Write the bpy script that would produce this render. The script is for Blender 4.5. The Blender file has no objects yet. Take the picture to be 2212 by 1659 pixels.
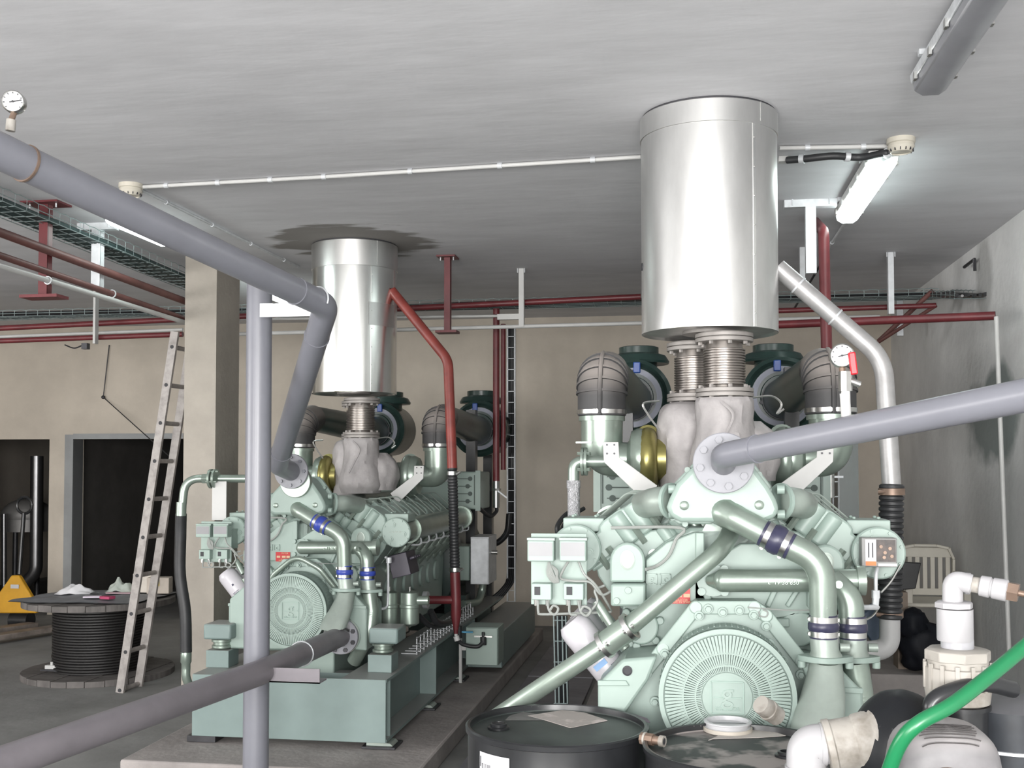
import bpy, bmesh, math, random
from mathutils import Vector, Matrix, noise
random.seed(7)
S = bpy.context.scene
COL = S.collection
V = Vector
R = math.radians
# ------------------------------------------------------------------ camera
F = 2380.0; YAW = R(8.93); TILT = R(2.0)
PPX = 1106.0; PPY = 1005 - F*math.tan(TILT)
CAMP = V((0, 0, 1.68))
cr = V((math.cos(YAW), math.sin(YAW), 0))
cf = V((-math.sin(YAW)*math.cos(TILT), math.cos(YAW)*math.cos(TILT), math.sin(TILT)))
cu = cr.cross(cf)
cam = bpy.data.cameras.new('camera'); camo = bpy.data.objects.new('camera', cam); COL.objects.link(camo)
cam.sensor_width = 36; cam.lens = F/2212*36; cam.clip_start = .05
cam.shift_y = (PPY - 829.5)/2212
camo.matrix_world = Matrix(((cr.x, cu.x, -cf.x, CAMP.x), (cr.y, cu.y, -cf.y, CAMP.y), (cr.z, cu.z, -cf.z, CAMP.z), (0, 0, 0, 1)))
S.camera = camo
def ray(px, py): return cf + cr*((px-PPX)/F) + cu*((PPY-py)/F)
def P(px, py, Y):
    d = ray(px, py); return CAMP + d*(Y/d.y)
def PZ(px, py, z):
    d = ray(px, py); return CAMP + d*((z-CAMP.z)/d.z)
# ------------------------------------------------------------------ light
S.view_settings.view_transform = 'Standard'; S.view_settings.look = 'None'
S.view_settings.gamma = 1; S.view_settings.use_curve_mapping = False
S.view_settings.exposure = -0.04
w = bpy.data.worlds.new('daylight'); S.world = w; w.use_nodes = True
w.node_tree.nodes['Background'].inputs[0].default_value = (.75, .85, 1, 1)
w.node_tree.nodes['Background'].inputs[1].default_value = .6
def area(name, loc, target, sx, sy, power, col=(1, 1, 1)):
    l = bpy.data.lights.new(name, 'AREA'); l.shape = 'RECTANGLE'; l.size = sx; l.size_y = sy; l.energy = power; l.color = col
    o = bpy.data.objects.new(name, l); COL.objects.link(o); o.location = loc
    o.rotation_euler = (V(target)-V(loc)).to_track_quat('-Z', 'Y').to_euler()
    return o
# daylight through the big openings in the wall behind the camera
area('daylight_gate', (-2.3, -3.9, 1.5), (-2.3, 0, 1.5), 2.6, 2.7, 470, (1, .985, .96))
area('daylight_window', (.8, -3.9, 1.75), (.8, 0, 1.75), 1.7, 2.0, 470, (1, .985, .97))
area('daylight_side', (-5.8, -3.9, 1.9), (-5.8, 0, 1.9), 1.2, 1.5, 200, (1, .985, .97))
area('left_fill', (-9.4, 1.5, 1.75), (0, 3.2, 1.9), 5.0, 2.2, 340, (1, .99, .97))  # fill added at the left to brighten the right and back walls
# weak fill spot added at the camera, not a real flash
fl = bpy.data.lights.new('camera_fill', 'SPOT'); fl.energy = 24; fl.shadow_soft_size = .035; fl.spot_size = R(72); fl.spot_blend = .6; fl.color = (.95, 1, .99)
flo = bpy.data.objects.new('camera_fill', fl); COL.objects.link(flo); flo.location = CAMP + cu*.05 - cr*.05 - cf*.05
flo.rotation_euler = camo.matrix_world.to_euler()
# ------------------------------------------------------------------ materials
MATS = {}
def M(name, col, rough=.5, metal=0., var=.12, scale=6., bump=0., spec=None, stretch=(1, 1, 1), bscale=None, col2=None, lo=.35, hi=.7, emit=0, alpha=1., coat=0, dust=None, det=5):
    if name in MATS: return MATS[name]
    m = bpy.data.materials.new(name); MATS[name] = m; m.use_nodes = True
    nt = m.node_tree; N = nt.nodes; L = nt.links; b = N['Principled BSDF']
    c = V(col[:3]); b.inputs['Roughness'].default_value = rough; b.inputs['Metallic'].default_value = metal
    tc = N.new('ShaderNodeTexCoord'); mp = N.new('ShaderNodeMapping'); mp.inputs['Scale'].default_value = stretch
    L.new(tc.outputs['Object'], mp.inputs['Vector'])
    nz = N.new('ShaderNodeTexNoise'); nz.inputs['Scale'].default_value = scale; nz.inputs['Detail'].default_value = det; nz.inputs['Roughness'].default_value = .6
    L.new(mp.outputs['Vector'], nz.inputs['Vector'])
    rp = N.new('ShaderNodeValToRGB'); L.new(nz.outputs['Fac'], rp.inputs['Fac'])
    a = c*(1-var); d = V(col2[:3]) if col2 else V([min(1, x*(1+var)) for x in c])
    rp.color_ramp.elements[0].position = lo; rp.color_ramp.elements[1].position = hi
    rp.color_ramp.elements[0].color = (*(c if col2 else a), 1); rp.color_ramp.elements[1].color = (*d, 1)
    out = rp.outputs['Color']
    if dust:   # settled dust lies on what faces up
        g = N.new('ShaderNodeNewGeometry'); sx = N.new('ShaderNodeSeparateXYZ'); L.new(g.outputs['Normal'], sx.inputs[0])
        mr = N.new('ShaderNodeMapRange'); mr.inputs[1].default_value = dust[1]; mr.inputs[2].default_value = min(1., dust[1]+.5); mr.inputs[4].default_value = dust[2]
        L.new(sx.outputs['Z'], mr.inputs[0])
        mx = N.new('ShaderNodeMix'); mx.data_type = 'RGBA'; L.new(mr.outputs[0], mx.inputs[0]); L.new(out, mx.inputs[6]); mx.inputs[7].default_value = (*dust[0], 1)
        out = mx.outputs[2]
    L.new(out, b.inputs['Base Color'])
    if bump:
        n2 = N.new('ShaderNodeTexNoise'); n2.inputs['Scale'].default_value = bscale or scale*6; n2.inputs['Detail'].default_value = 4
        L.new(mp.outputs['Vector'], n2.inputs['Vector'])
        bp = N.new('ShaderNodeBump'); bp.inputs['Strength'].default_value = bump; bp.inputs['Distance'].default_value = .02
        L.new(n2.outputs['Fac'], bp.inputs['Height']); L.new(bp.outputs['Normal'], b.inputs['Normal'])
    if spec is not None: b.inputs['Specular IOR Level'].default_value = spec
    if emit:
        b.inputs['Emission Color'].default_value = (*col[:3], 1); b.inputs['Emission Strength'].default_value = emit
    if alpha < 1: b.inputs['Alpha'].default_value = alpha
    if coat: b.inputs['Coat Weight'].default_value = coat; b.inputs['Coat Roughness'].default_value = .15
    return m
paint = M('pale_green_enamel', (.285, .362, .326), .42, 0, .05, 4)
cast = M('green_silver_cast', (.30, .36, .315), .32, .6, .1, 10)
castd = M('dusty_green_cast', (.32, .37, .335), .42, .35, .1, 8)
skidp = M('skid_green_enamel', (.19, .25, .24), .42, 0, .08, 3, dust=((.3, .29, .28), .6, .75))
steel = M('bright_steel', (.62, .62, .6), .28, 1, .1, 12)
galv = M('galvanized_steel', (.62, .64, .66), .5, .35, .12, 14)
alum = M('aluminium_cladding', (.86, .87, .85), .24, 1, .04, 5, bump=.06, bscale=3, stretch=(1, 1, .25))
alumd = M('dull_aluminium_cladding', (.70, .70, .69), .36, 1, .08, 9, bump=.05, bscale=4, stretch=(1, 1, .3))
darkst = M('dark_steel', (.06, .06, .065), .45, .6, .2, 10)
bellow = M('bellows_steel', (.30, .275, .255), .38, .9, .15, 9)
flangem = M('dusty_flange_steel', (.32, .30, .285), .55, .4, .12, 10)
lag = M('silver_lagging_cloth', (.37, .35, .35), .6, .15, .12, 9, bump=.22, bscale=22)
lav = M('lavender_grey_paint', (.185, .188, .215), .36, 0, .05, 5, coat=.08)
lavf = M('lavender_flange_paint', (.26, .263, .288), .5, 0, .06, 9)
lavd = M('dusty_lavender_paint', (.20, .183, .20), .42, 0, .12, 4)
red = M('red_oxide_paint', (.125, .021, .025), .42, 0, .2, 6)
orange = M('orange_red_paint', (.22, .042, .034), .38, 0, .3, 5)
rust = M('rusty_red_paint', (.13, .052, .046), .55, 0, .2, 7)
rubber = M('black_rubber', (.025, .026, .028), .5, 0, .25, 8)
dusty = M('dusty_black_rubber', (.045, .045, .047), .6, 0, .2, 8, dust=((.30, .27, .25), .0, .85))
blackp = M('black_gloss_paint', (.018, .019, .021), .28, 0, .3, 6)
filt = M('dark_green_canister', (.022, .045, .040), .3, 0, .25, 5, dust=((.075, .095, .088), .6, .6))
band = M('grey_blue_band', (.17, .18, .22), .4, .2, .1, 6)
navy = M('navy_silicone_hose', (.035, .035, .07), .35, 0, .2, 8)
blue = M('blue_silicone_hose', (.035, .06, .33), .35, 0, .15, 8)
white = M('white_enamel', (.50, .50, .49), .45, 0, .05, 5)
whitef = M('white_filter_paint', (.50, .485, .515), .3, 0, .05, 5)
cream = M('cream_plaster', (.345, .315, .275), .8, 0, .1, 3, bump=.15, bscale=30)
beige = M('beige_plaster', (.54, .485, .415), .85, 0, .1, 1.6, bump=.12, bscale=25)
greyw = M('grey_render', (.76, .76, .755), .85, 0, .12, 1.5, bump=.2, bscale=18)
darkw = M('unlit_store_wall', (.075, .07, .065), .9, 0, .2, 2)  # dark colour stands in for the store rooms having no light
conc = M('plinth_concrete', (.30, .275, .265), .85, 0, .22, 2.5, bump=.2, bscale=25)
pvc = M('white_pvc', (.34, .335, .345), .4, 0, .04, 9)
pvcd = M('dirty_white_pvc', (.34, .32, .29), .5, 0, .0, 9, col2=(.19, .17, .145), lo=.5, hi=.66)
wood = M('weathered_plywood', (.125, .115, .11), .8, 0, .3, 4, stretch=(1, 6, 1))
creamp = M('cream_detector_plastic', (.52, .49, .42), .45, 0, .05, 6)
olive = M('olive_bronze_cast', (.30, .27, .10), .3, .7, .2, 7)
label = M('white_label_paper', (.50, .50, .52), .6, 0, .04, 6)
ink = M('black_ink', (.03, .03, .035), .6)
greyscr = M('grey_display_face', (.25, .25, .26), .4, 0, .05, 6)
plate = M('red_rating_plate', (.36, .012, .015), .3, .2, .1, 8)
yellow = M('yellow_paint', (.62, .32, .02), .45, 0, .12, 4)
brass = M('brown_brass', (.24, .17, .13), .45, .5, .2, 12)
grn = M('green_hose_pvc', (.008, .15, .055), .28, 0, .08, 6)
# ------------------------------------------------------------------ mesh builder
def basis(ax):
    ax = V(ax).normalized(); t = V((0, 0, 1)) if abs(ax.z) < .9 else V((1, 0, 0))
    a = ax.cross(t).normalized(); return a, ax.cross(a).normalized(), ax
def fillet(pts, rad, n=7):
    pts = [V(p) for p in pts]; out = [pts[0]]
    for i in range(1, len(pts)-1):
        a, b, c = pts[i-1], pts[i], pts[i+1]
        rr = rad[i-1] if isinstance(rad, (list, tuple)) else rad
        d1 = (a-b).normalized(); d2 = (c-b).normalized(); ang = d1.angle(d2)
        if ang > 3.1 or rr <= 0: out.append(b); continue
        t = min(rr/math.tan(ang/2), (a-b).length*.49, (c-b).length*.49)
        p, q = b+d1*t, b+d2*t
        for k in range(n+1):
            s = k/n; out.append(p*(1-s)**2 + b*2*s*(1-s) + q*s*s)
    out.append(pts[-1]); return out
def crom(pts, n=6):
    pts = [V(p) for p in pts]; q = [2*pts[0]-pts[1]]+pts+[2*pts[-1]-pts[-2]]; out = []
    for i in range(1, len(q)-2):
        a, b, c, d = q[i-1:i+3]
        for k in range(n):
            t = k/n
            out.append(.5*((2*b)+(c-a)*t+(2*a-5*b+4*c-d)*t*t+(3*b-3*c+d-a)*t**3))
    out.append(pts[-1]); return out
class MB:
    def __init__(s): s.v = []; s.f = []
    def add(s, vs, fs):
        o = len(s.v); s.v += [V(x) for x in vs]; s.f += [tuple(i+o for i in f) for f in fs]; return s
    def box(s, c, d, rot=None):
        c = V(c); hx, hy, hz = d[0]/2, d[1]/2, d[2]/2
        vs = [V((x, y, z)) for x in (-hx, hx) for y in (-hy, hy) for z in (-hz, hz)]
        if rot is not None: vs = [rot @ v for v in vs]
        return s.add([c+v for v in vs], [(0, 1, 3, 2), (4, 6, 7, 5), (0, 4, 5, 1), (2, 3, 7, 6), (0, 2, 6, 4), (1, 5, 7, 3)])
    def bb(s, a, b):
        a, b = V(a), V(b); return s.box((a+b)/2, [abs(x) for x in (b-a)])
    def bar(s, a, b, w, h, up=(0, 0, 1)):
        a, b = V(a), V(b); d = (b-a).normalized(); u = V(up); x = d.cross(u).normalized(); u = x.cross(d)
        return s.box((a+b)/2, (w, (b-a).length, h), Matrix((x, d, u)).transposed())
    def lathe(s, prof, o, ax, n=24, cap=True, a0=0, a1=2*math.pi, sc=None):
        a, b, c = basis(ax); o = V(o); vs = []; full = abs(a1-a0-2*math.pi) < 1e-6; m = n if full else n+1
        for r, h in prof:
            for k in range(m):
                t = a0+(a1-a0)*k/n
                vs.append(o + c*h + a*(r*math.cos(t)) + b*(r*math.sin(t)))
        fs = []
        for i in range(len(prof)-1):
            for k in range(n):
                k2 = (k+1) % m; fs.append((i*m+k, i*m+k2, (i+1)*m+k2, (i+1)*m+k))
        if cap and full:
            if prof[0][0] > 1e-5: fs.append(tuple(range(m-1, -1, -1)))
            if prof[-1][0] > 1e-5: fs.append(tuple((len(prof)-1)*m+k for k in range(m)))
        return s.add(vs, fs)
    def cyl(s, a, b, r, r2=None, n=20):
        a, b = V(a), V(b); return s.lathe([(r, 0), (r if r2 is None else r2, (b-a).length)], a, b-a, n)
    def ring(s, a, b, ro, ri, n=24):
        a, b = V(a), V(b); h = (b-a).length
        return s.lathe([(ri, 0), (ro, 0), (ro, h), (ri, h), (ri, 0)], a, b-a, n, cap=False)
    def tube(s, pts, r, n=14, caps=True):
        pts = [V(p) for p in pts]; q = [pts[0]]
        for p in pts[1:]:
            if (p-q[-1]).length > 1e-5: q.append(p)
        pts = q; m = len(pts); vs = []; prev = None
        for i in range(m):
            t = (pts[min(i+1, m-1)]-pts[max(i-1, 0)]).normalized()
            if prev is None: a, b, _ = basis(t)
            else:
                a = (prev - t*prev.dot(t)); a = a.normalized() if a.length > 1e-6 else basis(t)[0]; b = t.cross(a)
            prev = a; rr = r[i] if isinstance(r, (list, tuple)) else r
            for k in range(n):
                g = 2*math.pi*k/n; vs.append(pts[i]+a*(rr*math.cos(g))+b*(rr*math.sin(g)))
        fs = [(i*n+k, i*n+(k+1) % n, (i+1)*n+(k+1) % n, (i+1)*n+k) for i in range(m-1) for k in range(n)]
        if caps: fs += [tuple(range(n-1, -1, -1)), tuple((m-1)*n+k for k in range(n))]
        return s.add(vs, fs)
    def prism(s, pts, vec):
        pts = [V(p) for p in pts]; n = len(pts); v = V(vec)
        return s.add(pts+[p+v for p in pts], [tuple(range(n))[::-1], tuple(range(n, 2*n))]+[(i, (i+1) % n, n+(i+1) % n, n+i) for i in range(n)])
    def poly(s, pxs, Y0, Y1):
        return s.prism([P(x, y, Y0) for x, y in pxs], (0, Y1-Y0, 0))
    def sph(s, c, rad, nu=20, nv=12, disp=0, ns=3., seed=0):
        c = V(c); rad = V(rad) if hasattr(rad, '__len__') else V((rad,)*3); vs = []; fs = []
        for j in range(nv+1):
            ph = math.pi*j/nv
            for k in range(nu):
                t = 2*math.pi*k/nu; d = V((math.sin(ph)*math.cos(t), math.sin(ph)*math.sin(t), math.cos(ph)))
                f = 1+disp*noise.noise(d*ns+V((seed, seed*2, 0))) if disp else 1
                vs.append(c+V((d.x*rad.x, d.y*rad.y, d.z*rad.z))*f)
        for j in range(nv):
            for k in range(nu): fs.append((j*nu+k, j*nu+(k+1) % nu, (j+1)*nu+(k+1) % nu, (j+1)*nu+k))
        return s.add(vs, fs)
    def bolts(s, c, ax, rad, n, br, bh, a0=0, seg=6):
        a, b, x = basis(ax); c = V(c)
        for k in range(n):
            t = a0+2*math.pi*k/n; p = c+a*(rad*math.cos(t))+b*(rad*math.sin(t)); s.cyl(p, p+x*bh, br, n=seg)
        return s
    def mir(s, X): s.v = [V((2*X-v.x, v.y, v.z)) for v in s.v]; return s
    def off(s, d): s.v = [v+V(d) for v in s.v]; return s
    def join(s, o): return s.add(o.v, o.f)
def many(name, fn, pts, mat, parent, bevel=0):
    # one piece made once by fn(), then copied to each point of pts
    o0 = None
    for p in pts:
        if o0 is None:
            o0 = obj(name, fn(V(p)), mat, parent, bevel); p0 = V(p)
        else:
            o = o0.copy(); COL.objects.link(o); o.parent = parent; o.location = V(o0.location)+V(p)-p0
    return o0
def circ(c, ax, rad, n, a0=0):
    a, b, x = basis(ax); return [V(c)+a*(rad*math.cos(a0+2*math.pi*k/n))+b*(rad*math.sin(a0+2*math.pi*k/n)) for k in range(n)]
def tag(o, label=None, cat=None, group=None, kind=None):
    for k, v in (('label', label), ('category', cat), ('group', group), ('kind', kind)):
        if v: o[k] = v
    return o
def mesh(name, mb, mat, bevel=0, ang=38):
    me = bpy.data.meshes.new(name); me.from_pydata([tuple(v) for v in mb.v], [], mb.f)
    bm = bmesh.new(); bm.from_mesh(me); bmesh.ops.remove_doubles(bm, verts=bm.verts, dist=1e-6)
    bmesh.ops.recalc_face_normals(bm, faces=bm.faces); bm.to_mesh(me); bm.free()
    for p in me.polygons: p.use_smooth = True
    me.set_sharp_from_angle(angle=R(ang)); me.materials.append(mat); return me
def rootloc(o):
    while o.parent: o = o.parent
    return V(o.location)
def obj(name, mb, mat, parent=None, bevel=0, label=None, ang=38, kind=None):
    if parent: org = rootloc(parent)
    else:
        xs = [v.x for v in mb.v]; ys = [v.y for v in mb.v]; zs = [v.z for v in mb.v]
        org = V(((min(xs)+max(xs))/2, (min(ys)+max(ys))/2, min(zs)))
    mb2 = MB(); mb2.v = [v-org for v in mb.v]; mb2.f = mb.f
    o = bpy.data.objects.new(name, mesh(name, mb2, mat, ang=ang)); COL.objects.link(o)
    if parent: o.parent = parent
    else: o.location = org
    if bevel:
        md = o.modifiers.new('bevel', 'BEVEL'); md.width = bevel; md.segments = 2; md.limit_method = 'ANGLE'; md.angle_limit = R(40); md.harden_normals = False
    if label: o['label'] = label
    if kind: o['kind'] = kind
    return o
def thing(name, label, cat, loc=(0, 0, 0), group=None):
    o = bpy.data.objects.new(name, None); COL.objects.link(o); o.location = loc; o.empty_display_size = .1
    return tag(o, label, cat, group)
def copy_tree(o, parent=None, d=(0, 0, 0)):
    c = o.copy(); COL.objects.link(c)
    if parent: c.parent = parent
    else: c.location = V(o.location)+V(d)
    for ch in list(o.children): copy_tree(ch, c)
    return c
def text(name, s, mat, parent, origin, xdir, ydir, size, ext=.002, align='CENTER'):
    cu_ = bpy.data.curves.new('t', 'FONT'); cu_.body = s; cu_.size = size; cu_.extrude = ext; cu_.align_x = align; cu_.align_y = 'CENTER'; cu_.resolution_u = 2
    t = bpy.data.objects.new('t', cu_); COL.objects.link(t)
    me = bpy.data.meshes.new_from_object(t.evaluated_get(bpy.context.evaluated_depsgraph_get())); bpy.data.objects.remove(t)
    x = V(xdir).normalized(); y = V(ydir).normalized(); z = x.cross(y)
    org = V(origin)-(rootloc(parent) if parent else V((0, 0, 0)))
    me.transform(Matrix(((x.x, y.x, z.x, org.x), (x.y, y.y, z.y, org.y), (x.z, y.z, z.z, org.z), (0, 0, 0, 1))))
    me.materials.clear(); me.materials.append(mat); me.name = name
    o = bpy.data.objects.new(name, me); COL.objects.link(o)
    if parent: o.parent = parent
    return o
XD, YD, ZD = V((1, 0, 0)), V((0, 1, 0)), V((0, 0, 1))
# ------------------------------------------------------------------ the room
CEIL = 3.24; XR = 2.05; XL = -9.5; YB = 11.5; YF = -4.0
# right engine: fan plane and axis; the left engine is the same set, offset by DL
YR = 3.6; XA = .134; YL = 6.15
DL = V((-2.262-XA, YL-YR, -.105))
STX, STY = .11, YR+1.37           # right stack centre
STD = V((-2.423, 2.55, -.08))     # left stack from right stack
# floor
mfl = M('floor_concrete', (.215, .215, .21), .8, 0, .25, 1.3, bump=.15, bscale=12)
fb = MB().bb((XL-.3, YF-.3, -.12), (XR+.3, 19, 0)); floor = obj('floor', fb, mfl, kind='structure')
# ceiling, with the damp cement patch round the left stack
def ceiling_mat():
    m = M('ceiling_plaster', (.61, .61, .63), .9, 0, .07, 2.2, bump=.16, bscale=5, stretch=(.6, 1.7, 1), det=7)
    nt = m.node_tree; N = nt.nodes; L = nt.links; b = N['Principled BSDF']
    src = b.inputs['Base Color'].links[0].from_socket
    tc = N.new('ShaderNodeNewGeometry'); sub = N.new('ShaderNodeVectorMath'); sub.operation = 'SUBTRACT'
    L.new(tc.outputs['Position'], sub.inputs[0]); sub.inputs[1].default_value = (STX+STD.x+.02, STY+STD.y-.12, CEIL)
    nz = N.new('ShaderNodeTexNoise'); nz.inputs['Scale'].default_value = 2.6; nz.inputs['Detail'].default_value = 6
    mpn = N.new('ShaderNodeMapping'); mpn.inputs['Scale'].default_value = (.7, 2.2, 1); L.new(tc.outputs['Position'], mpn.inputs[0]); L.new(mpn.outputs[0], nz.inputs['Vector'])
    ln = N.new('ShaderNodeVectorMath'); ln.operation = 'LENGTH'; L.new(sub.outputs[0], ln.inputs[0])
    md = N.new('ShaderNodeMath'); md.operation = 'MULTIPLY_ADD'; L.new(nz.outputs['Fac'], md.inputs[0]); md.inputs[1].default_value = -.75; L.new(ln.outputs['Value'], md.inputs[2])
    mr = N.new('ShaderNodeMapRange'); mr.inputs[1].default_value = .13; mr.inputs[2].default_value = .20; mr.inputs[3].default_value = .85; mr.inputs[4].default_value = 0
    L.new(md.outputs[0], mr.inputs[0])
    mx = N.new('ShaderNodeMix'); mx.data_type = 'RGBA'; L.new(mr.outputs[0], mx.inputs[0]); L.new(src, mx.inputs[6]); mx.inputs[7].default_value = (.155, .142, .125, 1)
    L.new(mx.outputs[2], b.inputs['Base Color'])
    return m
obj('ceiling', MB().bb((XL-.3, YF-.3, CEIL), (XR+.3, YB+.3, CEIL+.2)), ceiling_mat(), kind='structure')
# back wall with two door openings on the left
dz = P(270, 948, YB).z
o1a, o1b = P(-70, 1100, YB).x, P(105, 1100, YB).x
o2a, o2b = P(157, 1100, YB).x, P(395, 1100, YB).x
wb = MB()
for a, b, z0 in ((XL, o1a, 0), (o1a, o1b, dz), (o1b, o2a, 0), (o2a, o2b, dz), (o2b, XR+.2, 0)):
    wb.bb((a, YB, z0), (b, YB+.22, CEIL))
obj('wall_back', wb, beige, kind='structure')
tr = MB()   # grey render round the second opening
tr.bb((o2a-.10, YB-.012, 0), (o2a, YB+.2, dz+.05)); tr.bb((o2a, YB-.012, dz), (o2b, YB+.1, dz+.06))
obj('trim_1', tr, M('dull_grey_render', (.30, .31, .315), .85, 0, .12, 3), kind='structure')
def stain(m, c, sc, col, r0, r1, amp=.8, ns=2.2):
    nt = m.node_tree; N = nt.nodes; L = nt.links; b = N['Principled BSDF']; src = b.inputs['Base Color'].links[0].from_socket
    g = N.new('ShaderNodeNewGeometry'); s_ = N.new('ShaderNodeVectorMath'); s_.operation = 'SUBTRACT'; L.new(g.outputs['Position'], s_.inputs[0]); s_.inputs[1].default_value = c
    d_ = N.new('ShaderNodeVectorMath'); d_.operation = 'MULTIPLY'; L.new(s_.outputs[0], d_.inputs[0]); d_.inputs[1].default_value = sc
    l_ = N.new('ShaderNodeVectorMath'); l_.operation = 'LENGTH'; L.new(d_.outputs[0], l_.inputs[0])
    nz = N.new('ShaderNodeTexNoise'); nz.inputs['Scale'].default_value = ns; nz.inputs['Detail'].default_value = 6; L.new(g.outputs['Position'], nz.inputs['Vector'])
    q = N.new('ShaderNodeMath'); q.operation = 'MULTIPLY_ADD'; L.new(nz.outputs['Fac'], q.inputs[0]); q.inputs[1].default_value = -amp; L.new(l_.outputs['Value'], q.inputs[2])
    mr = N.new('ShaderNodeMapRange'); mr.inputs[1].default_value = r0; mr.inputs[2].default_value = r1; mr.inputs[3].default_value = .8; mr.inputs[4].default_value = 0; L.new(q.outputs[0], mr.inputs[0])
    mx = N.new('ShaderNodeMix'); mx.data_type = 'RGBA'; L.new(mr.outputs[0], mx.inputs[0]); L.new(src, mx.inputs[6]); mx.inputs[7].default_value = (*col, 1); L.new(mx.outputs[2], b.inputs['Base Color'])
stain(greyw, (XR, 7.9, 2.0), (1, 1.0, 1.9), (.17, .21, .20), .12, .3)
stain(greyw, (XR, 8.0, 2.95), (1, 2.2, 1.5), (.46, .46, .45), .02, .2, .7)
obj('wall_right', MB().bb((XR, YF, 0), (XR+.2, YB, CEIL)), greyw, kind='structure')
obj('wall_left', MB().bb((XL-.2, YF, 0), (XL, -1.1, CEIL)).bb((XL-.2, 4.1, 0), (XL, 19, CEIL)).bb((XL-.2, -1.1, 0), (XL, 4.1, .6)).bb((XL-.2, -1.1, 2.9), (XL, 4.1, CEIL)), beige, kind='structure')  # gap in the left wall added for the fill lamp
wf = MB()   # wall behind the camera: a gate and two windows let the day in
xs = [XL, -6.4, -5.2, -3.6, -1.0, -.05, 1.65, XR+.2]
for i, z in enumerate((None, (1.15, 2.65), None, (0, 2.85), None, (.75, 2.75), None)):
    a, b = xs[i], xs[i+1]
    if z is None: wf.bb((a, YF-.2, 0), (b, YF, CEIL))
    else:
        if z[0]: wf.bb((a, YF-.2, 0), (b, YF, z[0]))
        wf.bb((a, YF-.2, z[1]), (b, YF, CEIL))
obj('wall_front', wf, beige, kind='structure')
# the dark store rooms beyond the openings
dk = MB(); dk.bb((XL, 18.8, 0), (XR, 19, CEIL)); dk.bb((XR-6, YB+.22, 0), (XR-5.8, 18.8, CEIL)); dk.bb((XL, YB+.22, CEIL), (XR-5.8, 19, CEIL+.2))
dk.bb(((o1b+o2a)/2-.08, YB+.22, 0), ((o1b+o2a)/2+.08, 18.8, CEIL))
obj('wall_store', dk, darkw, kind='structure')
# column
ca = PZ(391, 1505, 0); cb = P(460, 1490, ca.y)
CX0, CX1, CY0 = ca.x, cb.x, ca.y
obj('column', MB().bb((CX0, CY0, 0), (CX1, CY0+.42, CEIL)), cream, kind='structure')
# plinths, ledge, trench
obj('plinth', MB().bb((-2.98, 5.52, 0), (-1.36, 10.6, .115)), conc, kind='structure', bevel=.012)
obj('plinth', MB().bb((-.62, 3.74, 0), (.98, 8.1, .195)), conc, kind='structure', bevel=.012)
obj('ledge', MB().bb((1.25, 7.9, 0), (XR, YB, .25)), conc, kind='structure', bevel=.01)
cover = M('trench_cover_plate', (.22, .215, .235), .6, .1, .2, 3)
for k in range(9):
    y = 5.2+k*.7
    obj('panel', MB().bb((-1.24, y, 0), (-.72, y+.685, .012+.004*(k % 2))), cover, floor, bevel=.003)
# ------------------------------------------------------------------ ceiling lights, detectors, conduits
lampm = M('lit_diffuser', (.88, 1, .97), .3, 0, 0, 1, emit=13.)
unlit = M('unlit_grey_diffuser', (.24, .245, .265), .3, .0, .1, 4)
def ceiling_light(x, y0, y1, lit, lab):
    t = thing('ceiling_light', lab, 'light', (x, (y0+y1)/2, CEIL-.12), 'fluorescent batten lights')
    mb = MB().prism([V((x+a, y0, CEIL-b)) for a, b in ((-.075, .02), (-.07, .055), (.07, .055), (.075, .02))], (0, y1-y0, 0))
    obj('base', mb, white if lit else galv, t, .004)
    mb = MB().prism([V((x+a, y0+.01, CEIL-b)) for a, b in ((-.066, .055), (-.06, .088), (-.03, .108), (.03, .108), (.06, .088), (.066, .055))], (0, y1-y0-.02, 0))
    obj('diffuser', mb, lampm if lit else unlit, t, .006)
    for k in range(5):
        y = y0+.1+(y1-y0-.2)*k/4
        for s in (-1, 1): obj('clip', MB().box((x+s*.074, y, CEIL-.056), (.012, .03, .03)), steel, t)
    for y in (y0+.22, y1-.22): obj('bracket', MB().box((x, y, CEIL-.01), (.17, .03, .02)), galv, t)
LX = P(1858, 420, 6.2).x
ceiling_light(.97, 5.55, 6.82, 1, 'lit white fluorescent light on ceiling right of big silver cylinder')
ceiling_light(.96, 3.28, 4.50, 0, 'unlit grey batten light at the top right corner of ceiling')
ceiling_light(-3.40, 6.15, 6.84, 1, 'lit fluorescent light hidden behind sloping upper grey pipe')
ceiling_light(-3.55, 8.75, 10.0, 1, 'lit fluorescent light glimpsed above small bracket of grey post')
def detector(px, py, lab):
    c = PZ(px, py, CEIL); c.z = CEIL
    t = thing('smoke_detector', lab, 'detector', (c.x, c.y, CEIL-.07), 'smoke detectors on the ceiling')
    obj('base', MB().lathe([(.066, 0), (.066, -.022), (.06, -.026)], c, ZD, 24), creamp, t)
    obj('cap', MB().lathe([(.06, -.026), (.063, -.04), (.05, -.066), (.044, -.068), (.044, -.062), (0, -.062)], c, ZD, 24, cap=False), creamp, t)
    mb = MB()
    for k in range(14):
        a = 2*math.pi*k/14; mb.box((c.x+.054*math.cos(a), c.y+.054*math.sin(a), c.z-.058), (.01, .004, .012), Matrix.Rotation(a, 3, 'Z'))
    obj('vents', mb, ink, t)
    return c
D1 = detector(283, 398, 'cream round smoke detector on ceiling at left above grey pipe')
D2 = detector(1946, 300, 'cream round smoke detector on ceiling at right above lit light')
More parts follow.
